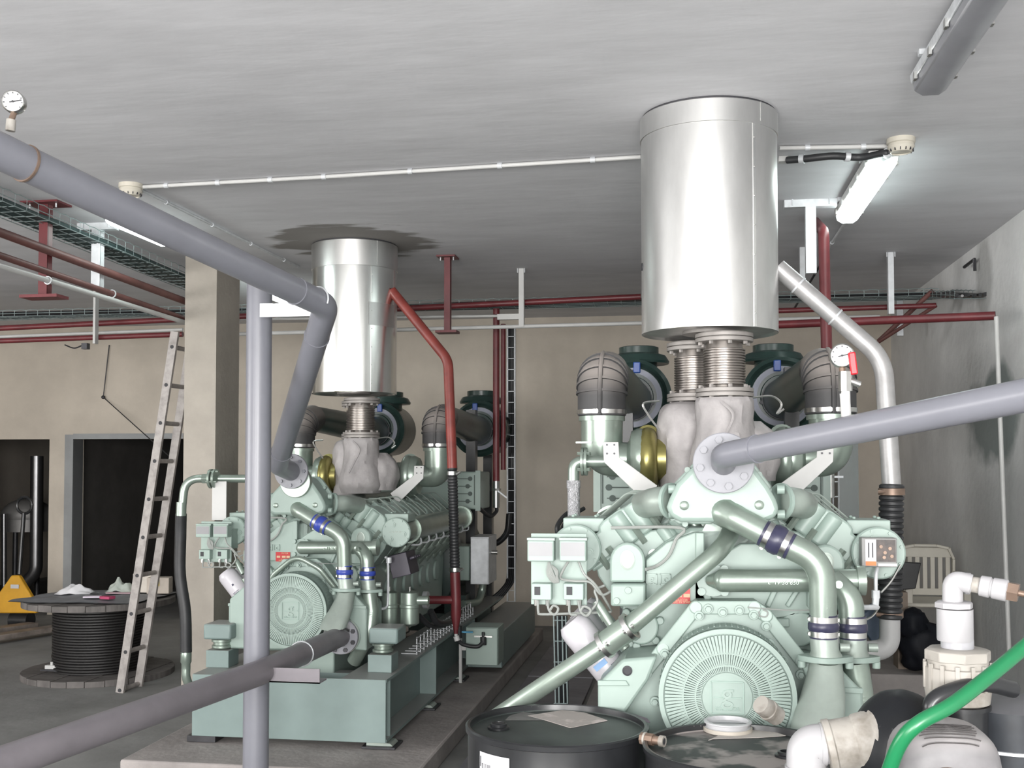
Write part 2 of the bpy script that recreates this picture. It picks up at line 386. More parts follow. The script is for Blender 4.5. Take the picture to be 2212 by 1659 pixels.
def conduit(name, pts, r, mat, lab, cat='conduit', clips=0, rad=.05, grp=None):
    t = thing(name, lab, cat, pts[0], grp)
    pp = fillet(pts, rad) if len(pts) > 2 else pts
    obj('tube', MB().tube(pp, r, 10), mat, t)
    for k in range(clips):
        f = (k+.5)/clips; i = min(int(f*(len(pts)-1)), len(pts)-2); g = f*(len(pts)-1)-i
        p = V(pts[i])*(1-g)+V(pts[i+1])*g; d = (V(pts[i+1])-V(pts[i])).normalized()
        obj('clip', MB().cyl(p-d*.012, p+d*.012, r*1.35, n=12), galv, t)
    return t
zc = CEIL-.014
conduit('ceiling_conduit', [PZ(305, 404, zc), PZ(700, 382, zc), PZ(1384, 339, zc)], .011, white, 'long white conduit across ceiling left of the big silver cylinder', clips=7)
conduit('ceiling_conduit', [PZ(1684, 320, zc), PZ(1925, 316, zc)], .011, white, 'short white conduit on ceiling from big silver cylinder to right detector', clips=2)
conduit('ceiling_conduit', [V((D2.x-.01, D2.y+.07, zc)), V((D2.x-.012, 8.2, zc))], .010, galv, 'grey conduit running back beside the lit right fluorescent light', clips=4)
conduit('ceiling_conduit', [V((D1.x+.02, D1.y+.07, zc)), V((D1.x+.06, 8.2, zc))], .010, galv, 'grey conduit running back from left smoke detector', clips=4)
conduit('flexible_conduit', crom([PZ(1700, 346, zc-.01), PZ(1740, 343, zc-.02), PZ(1800, 337, zc-.02), PZ(1860, 340, zc-.03), V((.97, 5.50, CEIL-.05)), V((.97, 5.56, CEIL-.06))]), .018, rubber, 'black corrugated cable conduit feeding the lit right fluorescent light', 'conduit', 3)
conduit('ceiling_conduit', [P(0, 583, 8.4), P(395, 551, 8.4)], .010, white, 'thin pale conduit behind hangers at upper left', clips=2)
jb = thing('junction_box', 'small white cable gland box beside big silver cylinder near ceiling', 'box', PZ(1692, 345, zc))
obj('body', MB().box(PZ(1692, 345, zc), (.05, .05, .028)), white, jb, .003)
obj('gland', MB().cyl(PZ(1692, 345, zc)+V((.02, 0, 0)), PZ(1692, 345, zc)+V((.05, 0, 0)), .016), white, jb)
# ------------------------------------------------------------------ grey process pipes
def clampring(p, d, r): return MB().ring(V(p)-V(d).normalized()*.004, V(p)+V(d).normalized()*.004, r+.004, r-.002)
U0, U1 = P(-90, 285, 2.75), P(0, 327, 3.0)
E1 = P(705, 660, 4.62); U0 = U1+(U1-E1)*.4; B1 = P(600, 1004, 5.93); FLc = P(628, 1018, YL+.05)
upath = fillet([U0, U1, E1, B1+V((0, 0, .0)), FLc], [.01, .14, .13], 9)
t = thing('upper_grey_pipe', 'lavender grey pipe sloping from top left corner to left engine', 'pipe', E1)
obj('tube', MB().tube(upath, .056, 24), lav, t)
for f in (.10,): obj('seam', clampring(U1+(E1-U1)*.055, E1-U1, .056), brass, t)
for f in (.87, ): obj('weld', clampring(U1+(E1-U1)*f, E1-U1, .0555), lav, t)
for f in (.16, .90): obj('weld', clampring(E1+(B1-E1)*f, B1-E1, .0555), lav, t)
fd = YD
obj('flange', MB().cyl(FLc, FLc+YD*.022, .103, n=32), lavf, t, .003)
many('bolt', lambda p: MB().cyl(p, p-YD*.014, .011, n=6), circ(FLc+YD*.002, -YD, .082, 8), lav, t)
# post with two brackets
pc = P(556, 1200, 5.0)
t = thing('pipe_post', 'upright lavender grey post carrying both pipes of left engine', 'post', (pc.x, pc.y, 0))
ptop = P(556, 575, 5.0).z
obj('tube', MB().cyl((pc.x, pc.y, .0), (pc.x, pc.y, ptop), .0605, n=28), lav, t)
obj('foot_plate', MB().box((pc.x, pc.y, .008), (.25, .25, .016)), lav, t)
ub = P(633, 672, 4.93); b = MB()
b.bb((pc.x+.05, ub.y-.05, ub.z-.032), (P(681, 672, 4.93).x, ub.y-.044, ub.z+.032)); b.bb((pc.x+.05, ub.y-.05, ub.z+.026), (P(681, 672, 4.93).x, ub.y+.03, ub.z+.032))
obj('upper_bracket', b, galv, t)
uc = U1+(E1-U1)*.955; dd = (E1-U1).normalized(); aa, bb_, _ = basis(dd)
obj('u_bolt', MB().tube([uc+dd.cross(ZD).normalized()*(.062*math.cos(a))+dd.cross(dd.cross(ZD)).normalized()*(-.062*math.sin(a)) for a in [math.pi*k/12 for k in range(-1, 14)]], .004, 8), galv, t)
# lower pipe
F0 = P(735, 1375, YL+.03); LP = [P(-60, 1672, 3.25), P(556, 1455, 4.80), F0]
t = thing('lower_grey_pipe', 'dusty grey pipe rising from bottom left to bolted flange on left engine', 'pipe', LP[1])
lpath = [LP[0], LP[1], F0+(LP[1]-F0).normalized()*.03, F0]
obj('tube', MB().tube(lpath, .058, 24), lavd, t)
ld = (LP[1]-F0).normalized()
obj('flange', MB().cyl(F0, F0+YD*.02, .104, n=32), lavf, t, .003)
many('bolt', lambda p: MB().cyl(p, p-YD*.012, .0135, n=6), circ(F0, -YD, .083, 8, .4), darkst, t)
# its bracket on the post belongs to the post
lb = P(634, 1466, 4.80); post = [o for o in S.objects if o.name == 'pipe_post'][0]
b = MB().bb((pc.x-.0, lb.y+.06, lb.z-.032), (P(681, 1466, 4.80).x, lb.y+.066, lb.z+.035)); b.bb((pc.x, lb.y+.06, lb.z-.032), (P(681, 1466, 4.80).x, lb.y+.16, lb.z-.026))
obj('lower_bracket', b, lavd, post)
pr = P(648, 1435, 4.75); aa = ld.cross(ZD).normalized(); bb_ = aa.cross(ld)
obj('u_bolt', MB().tube([F0+(LP[1]-F0)*.53+aa*(.063*math.cos(a))+bb_*(.063*math.sin(a)) for a in [math.pi*2*k/20 for k in range(21)]], .004, 8), galv, post)
# right pipe to right engine
G0 = P(1563, 1000, YR+.05); GE = P(1563, 984, YR-.10); G1 = P(2260, 845, 2.72); G1 = GE+(G1-GE)*((XR-.06-GE.x)/(G1.x-GE.x))
t = thing('right_grey_pipe', 'pale lavender pipe from right engine flange to right edge', 'pipe', G0)
obj('tube', MB().tube(fillet([G0+YD*.0, GE, G1], [.09], 10), .0405, 24), lav, t)
rd = (G1-GE).normalized()
obj('weld', clampring(GE+rd*.14, rd, .040), lav, t)
obj('flange', MB().cyl(G0-YD*.006, G0+YD*.018, .099, n=36), lavf, t, .003)
many('bolt', lambda p: MB().cyl(p, p-YD*.012, .0125, n=6), circ(G0-YD*.006, -YD, .077, 8, .2), lavf, t)
# gauges
face = M('gauge_face', (.55, .55, .55), .4)
def gauge(c, n, r, base, lab, valve):
    t = thing('pressure_gauge', lab, 'gauge', base); n = V(n).normalized()
    a = n.cross(ZD).normalized(); u = a.cross(n)
    obj('case', MB().lathe([(r, -.028), (r, 0), (r*.9, .006), (r*.88, .001), (r*.9, -.003)], c, n, 32), steel, t)
    obj('dial', MB().cyl(V(c)-n*.004, V(c)-n*.0005, r*.9, n=32), face, t)
    mb = MB(); q = V(c)+n*.002
    mb.bar(q-a*(-r*.3)-u*r*.08, q+a*(-r*.72)+u*r*.15, .003, .002, n)
    mb.cyl(q-n*.001, q+n*.003, r*.09, n=12)
    for k in range(9):
        an = R(-40+k*32.5); d_ = a*math.cos(an)+u*math.sin(an); mb.bar(q+d_*r*.7, q+d_*r*.82, .0025, .001, n)
    obj('needle', mb, ink, t)
    mb = MB().cyl(base, V(base)+(V(c)-V(base))*.38, .014); obj('nipple', mb, pvcd if not valve else white, t)
    c1 = V(base)+(V(c)-V(base))*.36; obj('stem', MB().cyl(c1, V(c)-u*r*.9-n*.012, .009), brass, t)
    return t
gb = P(22, 283, 3.03); gauge(P(28, 219, 3.03), (.35, -1, -.1), .034, gb, 'round silver pressure gauge on the upper grey pipe at left edge', 0)
gb = P(1828, 900, 3.18); gc = P(1819, 768, 3.18); t = gauge(gc, (-.1, -1, -.05), .034, gb, 'white dial pressure gauge with red valve on right grey pipe', 1)
vb = P(1826, 822, 3.18)
obj('riser', MB().cyl(gb, vb, .0125), white, t); obj('ball_valve', MB().cyl(vb+V((0, 0, -.03)), vb+V((0, 0, .025)), .019, n=8), steel, t)
obj('drain_cock', MB().cyl(vb+V((.01, 0, 0)), vb+V((.04, 0, -.012)), .009), steel, t)
vh = P(1843, 790, 3.17); obj('lever', MB().bar(vh+V((-.004, 0, .038)), vh+V((.003, 0, -.025)), .02, .012, YD), M('red_plastic', (.5, .01, .02), .35), t, .004)
# ------------------------------------------------------------------ the engine, built once at the right, then copied to the left
def e(px, py, dy): return P(px, py, YR+dy)
def el(px, py, dy): return P(px, py, YL+dy)-DL
def tiny(name, mb, mat, parent): return obj(name, mb, mat, parent, kind='stuff')
eng = thing('gas_engine', 'right pale green V engine, seen end on behind the black drums', 'engine', (XA, YR, 0), 'pale green gas engines')
FC = e(1571, 1507, 0); FR = .217
# --- crankcase
blk = MB().poly([(1352, 1640), (1338, 1400), (1346, 1300), (1395, 1205), (1440, 1168), (1490, 1140), (1640, 1140), (1700, 1185), (1770, 1240), (1792, 1300), (1797, 1400), (1790, 1640)], YR+.34, YR+2.45)
obj('crankcase', blk, paint, eng, .012)
for s in (-1, 1):   # side doors along the crankcase, round end covers at the front
    many('side_cover', lambda p: MB().cyl(p, p+XD*s*.035, .075, n=20), [V((XA+s*.34, YR+.55+.23*k, .98)) for k in range(8)], paint, eng, .004)
for px, py in ((1385, 1352), (1722, 1356)):
    c = e(px, py, .33); mb = MB().lathe([(0, -.03), (.058, -.03), (.062, -.024), (.062, .012), (.078, .012), (.08, .02), (.08, .06)], c, YD, 28)
    for k in range(6):
        a = k*math.pi/3+.3; mb.cyl(c+V((.07*math.cos(a), .012, .07*math.sin(a))), c+V((.07*math.cos(a), -.022, .07*math.sin(a))), .014, n=10)
    obj('end_cover', mb, paint, eng, .003)
# --- front gear case
gp = [(1500, 1302), (1632, 1302), (1662, 1322), (1740, 1425), (1800, 1500), (1806, 1640), (1296, 1640), (1330, 1540), (1368, 1478), (1435, 1395)]
obj('gear_case', MB().poly(gp, YR+.17, YR+.36), paint, eng, .012)
# raised rim
mb = MB(); rim = [(1318, 1566), (1372, 1480), (1432, 1402), (1503, 1312), (1630, 1312), (1655, 1330), (1732, 1428), (1790, 1500)]
for a, b in zip(rim, rim[1:]): mb.bar(e(*a, .165), e(*b, .165), .045, .02, YD)
for a in rim[1:-1]: mb.cyl(e(*a, .175), e(*a, .152), .0225, n=14)
obj('gear_case_rim', mb, paint, eng, .004)
for px, py in ((1510, 1330), (1530, 1315), (1561, 1322), (1597, 1318), (1628, 1328), (1655, 1352), (1436, 1412), (1398, 1455), (1364, 1478), (1662, 1390), (1693, 1427), (1730, 1457), (1338, 1512), (1415, 1515)):
    p = e(px, py, .152); obj('bolt', MB().cyl(p, p-YD*.006, .0165, n=16).cyl(p-YD*.004, p-YD*.02, .0105, n=6), paint, eng, .001)
# --- upper front plate with marks and rating plate
mb = MB().poly([(1395, 1320), (1395, 1210), (1440, 1172), (1500, 1150), (1512, 1150), (1512, 1240), (1545, 1300), (1400, 1300), (1400, 1320)], YR+.30, YR+.35)
mb.poly([(1500, 1235), (1600, 1175), (1690, 1175), (1760, 1250), (1780, 1320), (1650, 1340), (1500, 1300)], YR+.30, YR+.36)
obj('front_plate', mb, paint, eng, .008)
for ra, rb_, rw in (((1512, 1150), (1512, 1238), .03), ((1512, 1235), (1530, 1295), .025), ((1658, 1310), (1690, 1240), .018), ((1700, 1310), (1722, 1275), .016), ((1640, 1345), (1705, 1345), .03)):
    obj('rib', MB().bar(e(*ra, .29), e(*rb_, .29), rw, .02, YD), paint, eng, .004)
cstar = e(1412, 1252, .298); dirx = XD
for k, (px, ch) in enumerate(((1408, 'g'), (1437, 'c'))):
    c = e(px, 1251, .298); mb = MB()
    for s in (-1, 1): mb.box(c+V((s*.017, -.002, 0)), (.004, .006, .038)); mb.box(c+V((0, -.002, s*.017)), (.038, .006, .004))
    o = obj('cast_mark', mb, paint, eng); text('cast_letter', ch, paint, eng, c-YD*.002, XD, ZD, .036, .003)
rp0 = e(1462, 1286, .297); mb = MB().box(rp0, (.092, .003, .058)); pl = obj('rating_plate', mb, plate, eng, label='red rating plate')
tanm = M('tan_print', (.62, .42, .25), .4)
mb = MB(); mb.box(rp0+V((.006, -.0022, .0)), (.024, .001, .012)); mb.box(rp0+V((.034, -.0022, 0)), (.022, .001, .012)); mb.box(rp0+V((-.028, -.0022, .0)), (.022, .001, .012)); obj('print', mb, tanm, pl)
for z, s in ((.021, 'MOTOR'), (-.016, 'GUASCOR'), (-.023, 'MADE IN SPAIN')): text('lettering', s, tanm, pl, rp0+V((.012, -.002, z)), XD, ZD, .011 if z < 0 else .012, .0004)
# --- front bracket foot, left and mirrored right
for s in (-1, 1):
    mb = MB().poly([(1292, 1640), (1291, 1478), (1344, 1424), (1420, 1418), (1400, 1470), (1350, 1540), (1348, 1640)], YR+.09, YR+.42)
    if s > 0: mb.mir(XA)
    ft = obj('front_foot', mb, paint, eng, .01)
    c = e(1355, 1449, .088); mb = MB().lathe([(.0165, .01), (.0165, -.003), (.0125, -.004), (.0125, .012)], c, YD, 20, cap=False).cyl(c-YD*.0005, c+YD*.001, .013)
    if s > 0: mb.mir(XA)
    obj('hole', mb, ink, ft)
    mb = MB().poly([(1291, 1482), (1360, 1482), (1352, 1470), (1291, 1470)], YR+.082, YR+.1)
    if s > 0: mb.mir(XA)
    obj('lip', mb, paint, ft, .003)
    # lifting bracket
    mb = MB(); arc = [(1355+38*math.cos(a), 1212-40*math.sin(a)) for a in [math.pi*k/10 for k in range(11)]]
    mb.poly([(1393, 1258)]+arc+[(1317, 1258)], YR+.26, YR+.31); mb.poly([(1394, 1310), (1394, 1262), (1319, 1262), (1319, 1310)], YR+.22, YR+.33)
    if s > 0: mb.mir(XA)
    lb_ = obj('lifting_bracket', mb, paint, eng, .008)
    c = e(1355, 1210, .259); mb = MB().lathe([(.026, .004), (.026, -.002), (.021, -.003), (.021, .01)], c, YD, 20, cap=False).cyl(c, c+YD*.001, .0215)
    mb.v = [V((v.x, v.y, c.z+(v.z-c.z)*1.35)) for v in mb.v]
    if s > 0: mb.mir(XA)
    obj('eye', mb, castd, lb_)
    for px, py in ((1357, 1275), (1332, 1298)):
        p = e(px, py, .22); q = MB().cyl(p, p-YD*.008, .012, n=12)
        if s > 0: q.mir(XA)
        obj('bolt', q, paint, lb_, .001)
# --- damper guard (slatted round grille)
gd = obj('damper_guard', MB().lathe([(FR*.90, .012), (FR*.90, .06), (FR*.985, .05), (FR, .03), (FR*1.0, .14), (FR*.93, .14), (FR*.93, .03)], FC, YD, 72, cap=False).cyl(FC+YD*.0105, FC+YD*.05, FR*.94, n=64), M('guard_recess_green', (.27, .345, .312), .6), eng, ang=30)
mb = MB()
N1 = 104
for k in range(N1):
    a = 2*math.pi*k/N1; d = V((math.cos(a), 0, math.sin(a))); tq = d.cross(YD)
    for r0, r1, wd in ((.375, .452, .0038), (.465, .63, .0050), (.645, .91, .0078)):
        mb.bar(FC+d*FR*r0+YD*.008, FC+d*FR*r1+YD*.008, wd, .018, YD)
obj('guard_bars', mb, paint, gd, kind='stuff'); obj('guard_dark_ring', MB().ring(FC+YD*.0095, FC+YD*.0115, FR*.452, FR*.372, 64), M('guard_slot_shade', (.07, .10, .09), .7), gd)  # flat dark ring colours in the shade of the inner slots
mb = MB(); 
for r in (.375, .465, .645, .945): mb.ring(FC-YD*.001, FC+YD*.012, FR*(r+(.055 if r > .9 else .010)), FR*(r-.014), 72)
mb.cyl(FC-YD*.001, FC+YD*.012, FR*.375, n=48)
obj('guard_rings', mb, paint, gd, ang=30)
mb = MB()   # ribs round the guard's side
for k in range(72):
    a = 2*math.pi*k/72; d = V((math.cos(a), 0, math.sin(a))); mb.box(FC+d*FR*.9965+YD*.10, (.004, .07, .005), Matrix.Rotation(-a, 3, 'Y'))
obj('guard_side_ribs', mb, paint, gd, kind='stuff')
mb = MB(); hz = .047
for s in (-1, 1):
    mb.box(FC+V((s*.0505, -.003, 0)), (.003, .005, .102)); mb.box(FC+V((0, -.003, s*.0505)), (.102, .005, .003))
mb.box(FC+V((0, -.003, -.0)), (.088, .004, .0025))
mkm = M('recess_line_green', (.30, .40, .355), .5)
bd = obj('badge', mb, mkm, gd)
text('badge_letter', 'g', mkm, gd, FC+V((0, .001, .012)), XD, ZD, .098, .004); text('badge_letter', 'g', paint, gd, FC+V((0, -.003, .012)), XD, ZD, .088, .003)
text('badge_word', 'GUASCOR', mkm, gd, FC+V((0, -.002, -.036)), XD, ZD, .017, .002)
# --- cylinder banks
BA = R(36); NH = 8; PITCH = .225
for s in (-1, 1):
    c0 = e(1333, 1141, .5)
    if s > 0: c0 = V((2*XA-c0.x, c0.y, c0.z))
    n = V((s*math.sin(BA), 0, math.cos(BA))); a = V((s*math.cos(BA), 0, -math.sin(BA)))
    def q(aa, nn, y=0): return c0+a*aa+n*nn+V((0, y, 0))
    mb = MB().prism([q(-.24, -.24, -.12), q(.13, -.24, -.12), q(.10, -.5, -.12), q(-.16, -.5, -.12)], (0, NH*PITCH+.02, 0))
    obj('cylinder_bank', mb, paint, eng, .008)
    L = .18
    prof = [(-.095, -.075), (-.095, .02), (-.08, .045), (-.05, .052), (.02, .052), (.045, .044), (.052, .030), (.12, .030), (.14, .015), (.145, -.01), (.145, -.075)]
    cov = MB().prism([q(x, y, -L/2) for x, y in prof], (0, L, 0))
    for aa in (-.028, -.095): cov.cyl(q(aa, -.075, -L/2+.012), q(aa, .046, -L/2+.012), .033, n=18)
    for aa in (-.095,): cov.cyl(q(aa, -.065, -.045), q(aa, .03, -.045), .032, n=16).cyl(q(aa, -.065, .045), q(aa, .03, .045), .032, n=16)
    cov.prism([q(-.112, -.078, -L/2-.008), q(-.112, -.060, -L/2-.008), q(.155, -.060, -L/2-.008), q(.155, -.078, -L/2-.008)], (0, L+.016, 0))
    hd = MB().prism([q(-.215, -.245, -.10), q(-.215, -.13, -.10), q(-.10, -.075, -.10), (q(.14, -.075, -.10)), q(.15, -.10, -.10), q(.15, -.245, -.10)], (0, .205, 0))
    for x in (-.195, -.15): hd.cyl(q(x, -.22, -.10), q(x, -.09, -.10), .026, n=14)
    for x in (-.14, -.195): hd.cyl(q(x, -.235, -.108), q(x, -.085, -.108), .024, n=16)
    hd.box(q(-.165, -.10, 0), (.05, .12, .05), Matrix.Rotation(s*BA, 3, 'Y'))
    hb = MB()
    for x, y in ((-.135, -.12), (-.06, -.12), (.06, -.12), (.1, -.12), (-.19, -.12), (-.19, .06)):
        hb.cyl(q(x, -.10 if x > -.15 else -.13, y+.02), q(x, -.035 if x > -.15 else -.07, y+.02), .0125, n=6)
    for x, n_ in ((-.06, -.15), (.0, -.205), (.10, -.15)): hb.cyl(q(x, n_, -.10), q(x, n_, -.112), .019, n=16)
    for x in (-.10, .125): hb.cyl(q(x, -.06, -.075), q(x, -.02, -.075), .0135, n=6)
    prt = MB().tube(fillet([q(-.20, -.11, 0), q(-.26, -.05, 0), V((XA+s*.10, c0.y, c0.z-.0)), V((XA+s*.04, c0.y, c0.z-.02))], .06, 5), .034, 12)
    prt.cyl(q(-.22, -.09, 0), q(-.235, -.07, 0), .048, n=12)
    ptn = MB().tube(fillet([q(.19, -.06, .105), q(.15, .06, .105), q(-.10, .085, .105), q(-.2, .0, .105)], .04, 4), .0042, 6)
    for nm, mbx, mt, bv in (('cylinder_head', hd, paint, .006), ('rocker_cover', cov, paint, .012), ('head_bolts', hb, cast, 0), ('exhaust_port', prt, cast, 0), ('fuel_pipes', ptn, castd, 0)):
        o0 = obj(nm, mbx, mt, eng, bv, kind='stuff' if nm == 'head_bolts' else None)
        for k in range(1, NH):
            o = o0.copy(); COL.objects.link(o); o.parent = eng; o.location = (0, PITCH*k, 0)
    # charge-air / oil cooler drum outside the bank
    cc = e(1898, 1195, .37)
    if s < 0: cc = V((2*XA-cc.x, cc.y, cc.z))
    cool = obj('cooler_drum', MB().lathe([(0, 0), (.080, 0), (.080, .02), (.075, .02), (.075, .30), (.086, .30), (.086, .33), (.075, .33), (.075, 1.95), (.09, 1.95), (.09, 2.0), (.07, 2.08), (0, 2.1)], cc, YD, 36), cast, eng)
    fr = MB().lathe([(0, -.004), (.085, -.004), (.0905, .002), (.0905, .026), (.08, .026)], cc, YD, 40)
    cf_ = obj('drum_cover', fr, paint, eng)
    tiny('cover_bolts', MB().bolts(cc-YD*.003, -YD, .078, 8, .0062, .008, .3), paint, cf_)
    mb = MB()
    for k in range(3):
        g = R(90+120*k+20); p = cc+V((.05*math.cos(g), -.004, .05*math.sin(g))); mb.lathe([(.016, 0), (.016, .006), (.009, .006), (.009, .012), (0, .012)], p, -YD, 16)
    tiny('cover_bosses', mb, paint, cf_)
    if s > 0: text('cast_number', 'c 16 88 602', castd, cf_, cc+V((.0, -.005, .004)), XD, ZD, .017, .002)
    mb = MB().box(cc+V((-s*.02, .17, .085)), (.15, .18, .05)); mb.bolts(cc+V((-s*.02, .17, .11)), ZD, .06, 4, .008, .01, .78)
    obj('drum_saddle', mb, paint, cool, .006)
    mb = MB()
    for k in range(6): mb.cyl(cc+V((-s*.05, .45+.28*k, .02)), cc+V((-s*.22, .45+.28*k, -.02)), .03, n=12)
    tiny('drum_ports', mb, cast, cool)
# --- water outlet housing on top
hp = [(1470, 1128), (1447, 1115), (1440, 1096), (1446, 1078), (1462, 1045), (1505, 1000), (1520, 985), (1606, 985), (1622, 1000), (1660, 1050), (1676, 1078), (1684, 1100), (1676, 1118), (1652, 1128)]
hs = obj('outlet_housing', MB().poly(hp, YR+.10, YR+.26), paint, eng, .022)
mb = MB().poly([(x+(4 if x > 1561 else -4), y+(4 if y > 1080 else -3)) for x, y in hp], YR+.26, YR+.29); obj('housing_flange', mb, paint, hs, .004)
for px, py in ((1478, 1092), (1640, 1091)): p = e(px, py, .10); obj('plug', MB().lathe([(.0155, 0), (.0155, .004), (.011, .007), (0, .008)], p, -YD, 18), cast, hs)
mb = MB()
for px, py in ((1453, 1118), (1545, 1132), (1585, 1132), (1480, 1132), (1640, 1132), (1680, 1112), (1670, 1060), (1450, 1066), (1640, 1025), (1485, 1015)): mb.cyl(e(px, py, .255), e(px, py, .235), .0105, n=8)
tiny('housing_bolts', mb, paint, hs)
p = e(1563, 1000, .07); obj('outlet_flange', MB().cyl(p, p+YD*.04, .094, n=36), cast, hs, .003)
for s in (-1, 1):   # side outlets
    p0 = e(1452, 1082, .20); p1 = e(1418, 1083, .24); p2 = e(1392, 1090, .42)
    mb = MB().tube(fillet([p0, p1, p2], .08, 6), .05, 20); fl_ = MB().cyl(p0, p0+(p1-p0).normalized()*.012, .062, n=20)
    for k in range(4):
        g = R(45+90*k); d = V((0, .058*math.cos(g), .058*math.sin(g))); fl_.cyl(p0+d+V((-.012, 0, 0)), p0+d+V((.012, 0, 0)), .0155, n=10)
    if s > 0: mb.mir(XA); fl_.mir(XA)
    o = obj('side_outlet', mb, castd, eng); obj('outlet_ears', fl_, paint, o)
# --- coolant pipework in front
def hose(p, d, r, name='coupling_hose', ln=.075, tight=1):
    p = V(p); d = V(d).normalized(); h = ln/2
    o = obj(name, MB().lathe([(r*.98, -h), (r*1.04, -h), (r*1.05, -h*.4), (r*1.16, -h*.22), (r*1.16, h*.22), (r*1.05, h*.4), (r*1.04, h), (r*.98, h)], p, d, 24, cap=False), navy, eng)
    for sg in (-1, 1):
        q_ = p+d*(sg*h*.62); mb = MB().ring(q_-d*.009, q_+d*.009, r*1.08, r*1.0, 24)
        a_, b_, _ = basis(d); mb.cyl(q_+b_*r*1.05-a_*.012, q_+b_*r*1.05+a_*.012, .006, n=8)
        obj('hose_clamp', mb, steel, o)
    return o
pr1 = .0425
A = [e(1535, 1090, .20), e(1575, 1112, .10), e(1678, 1166, .06), e(1775, 1212, .05), e(1779, 1300, .06), e(1779, 1362, .06)]
obj('coolant_pipe', MB().tube(fillet([A[0], A[1], A[2]], .1, 6), [.055]*1+[.05]*3+[.045]*3+[.043]*2, 20), cast, eng)
obj('coolant_elbow', MB().tube(fillet([A[2], A[3], A[5]], .12, 10), pr1, 22), cast, eng)
hose(A[2]+V((.0, 0, 0)), A[3]-A[1], pr1, ln=.10); hose(e(1779, 1353, .06), ZD, pr1, ln=.075)
text('cast_number', '1936862', cast, eng, e(1778, 1290, .06)-YD*(pr1), ZD*-1, XD, .02, .003)
HB = [e(1535, 1254, .26), e(1560, 1254, .20), e(1860, 1254, .22)]
obj('cross_pipe', MB().tube(HB, [.020, .0385, .0385], 22).cyl(e(1850, 1254, .22), e(1868, 1254, .22), .05, n=20).sph(HB[1], (.03, .0385, .0385)), cast, eng)
text('cast_number', 'c  19 36 650', cast, eng, e(1690, 1256, .2)-YD*.036, XD, ZD, .020, .004)
mb = MB().cyl(e(1540, 1254, .29), e(1540, 1254, .27), .055, n=24)
for k in range(4):
    g = R(45+90*k); mb.cyl(e(1540, 1254, .28)+V((.055*math.cos(g), 0, .055*math.sin(g))), e(1540, 1254, .25)+V((.055*math.cos(g), 0, .055*math.sin(g))), .014, n=10)
obj('cross_pipe_flange', mb, paint, eng)
C2 = [e(1795, 1254, .20), e(1838, 1290, .17), e(1840, 1362, .17)]
obj('second_elbow', MB().tube(fillet(C2, .10, 8), .0415, 22), cast, eng)
obj('sensor', MB().cyl(e(1812, 1263, .12), e(1812, 1263, .16), .013, n=10), cast, eng)
hose(e(1842, 1355, .17), ZD, .0415, ln=.075)
# pump necks, oval flanges, pump snout and second down pipe
def oval(c, r, d=.018):
    mb = MB(); pts = []
    for k in range(24):
        g = 2*math.pi*k/24; pts.append(c+V(((r*1.05+.022*abs(math.cos(g))**6)*math.cos(g)*1.0, r*math.sin(g), 0)))
    mb.prism(pts, (0, 0, d))
    for s in (-1, 1): mb.cyl(c+V((s*(r+.012), -.0, 0)), c+V((s*(r+.012), 0, -.022)), .013, n=12)
    return mb
n1 = e(1779, 1372, .06); n2 = e(1783, 1418, .07); n3 = e(1842, 1372, .17); n4 = e(1845, 1418, .18)
obj('pump_neck', MB().lathe([(.040, 0), (.044, .006), (.044, .05), (.055, .075)], n1, n2-n1, 22).cyl(n2+ZD*.03+XD*.045, n2+ZD*.03+XD*.075, .014, n=12), castd, eng)
obj('pump_flange', oval(n2+V((.0, 0, -.015)), .062), paint, eng, .002)
obj('pump_neck', MB().lathe([(.039, 0), (.043, .006), (.043, .05), (.05, .075)], n3, n4-n3, 22).cyl(n4+ZD*.03+XD*.045, n4+ZD*.03+XD*.075, .014, n=12), castd, eng)
obj('pump_flange', oval(n4+V((.0, 0, -.015)), .058), paint, eng, .002)
sn = []
s0, s1, s2 = e(1784, 1425, .07), e(1772, 1495, .0), e(1762, 1575, -.10)
mb = MB(); secs = [(e(1784, 1424, .07), .05, .05), (e(1783, 1455, .055), .056, .055), (e(1778, 1500, .02), .068, .058), (e(1770, 1545, -.02), .078, .06), (e(1764, 1575, -.04), .08, .06)]
for c, rx, ry in secs: sn.append([c+V((rx*math.cos(2*math.pi*k/22), ry*math.sin(2*math.pi*k/22), .25*ry*math.sin(2*math.pi*k/22))) for k in range(22)])
vs = [v for r_ in sn for v in r_]; mb.add(vs, [(i*22+k, i*22+(k+1) % 22, (i+1)*22+(k+1) % 22, (i+1)*22+k) for i in range(4) for k in range(22)]+[tuple(range(22)), tuple(range(88, 110))])
obj('pump_snout', mb, castd, eng)
pfl = e(1768, 1588, -.03)
obj('pump_inlet_flange', MB().cyl(el(742, 1374, .080), el(739, 1375, .056), .102, n=32).tube(fillet([e(1764, 1565, -.03), el(742, 1374, .08)+V((0, .03, .01)), el(742, 1374, .075)], .04, 5), .068, 18), steel, eng, .002)
dn = fillet([n4+V((.004, 0, -.02)), e(1858, 1500, .18), e(1856, 1590, .16), el(765, 1428, .25)], .09, 8)
obj('down_pipe', MB().tube(dn, .043, 20), cast, eng)
text('cast_number', '1820423', cast, eng, e(1860, 1530, .18)-YD*.042, -ZD, XD, .028, .005)
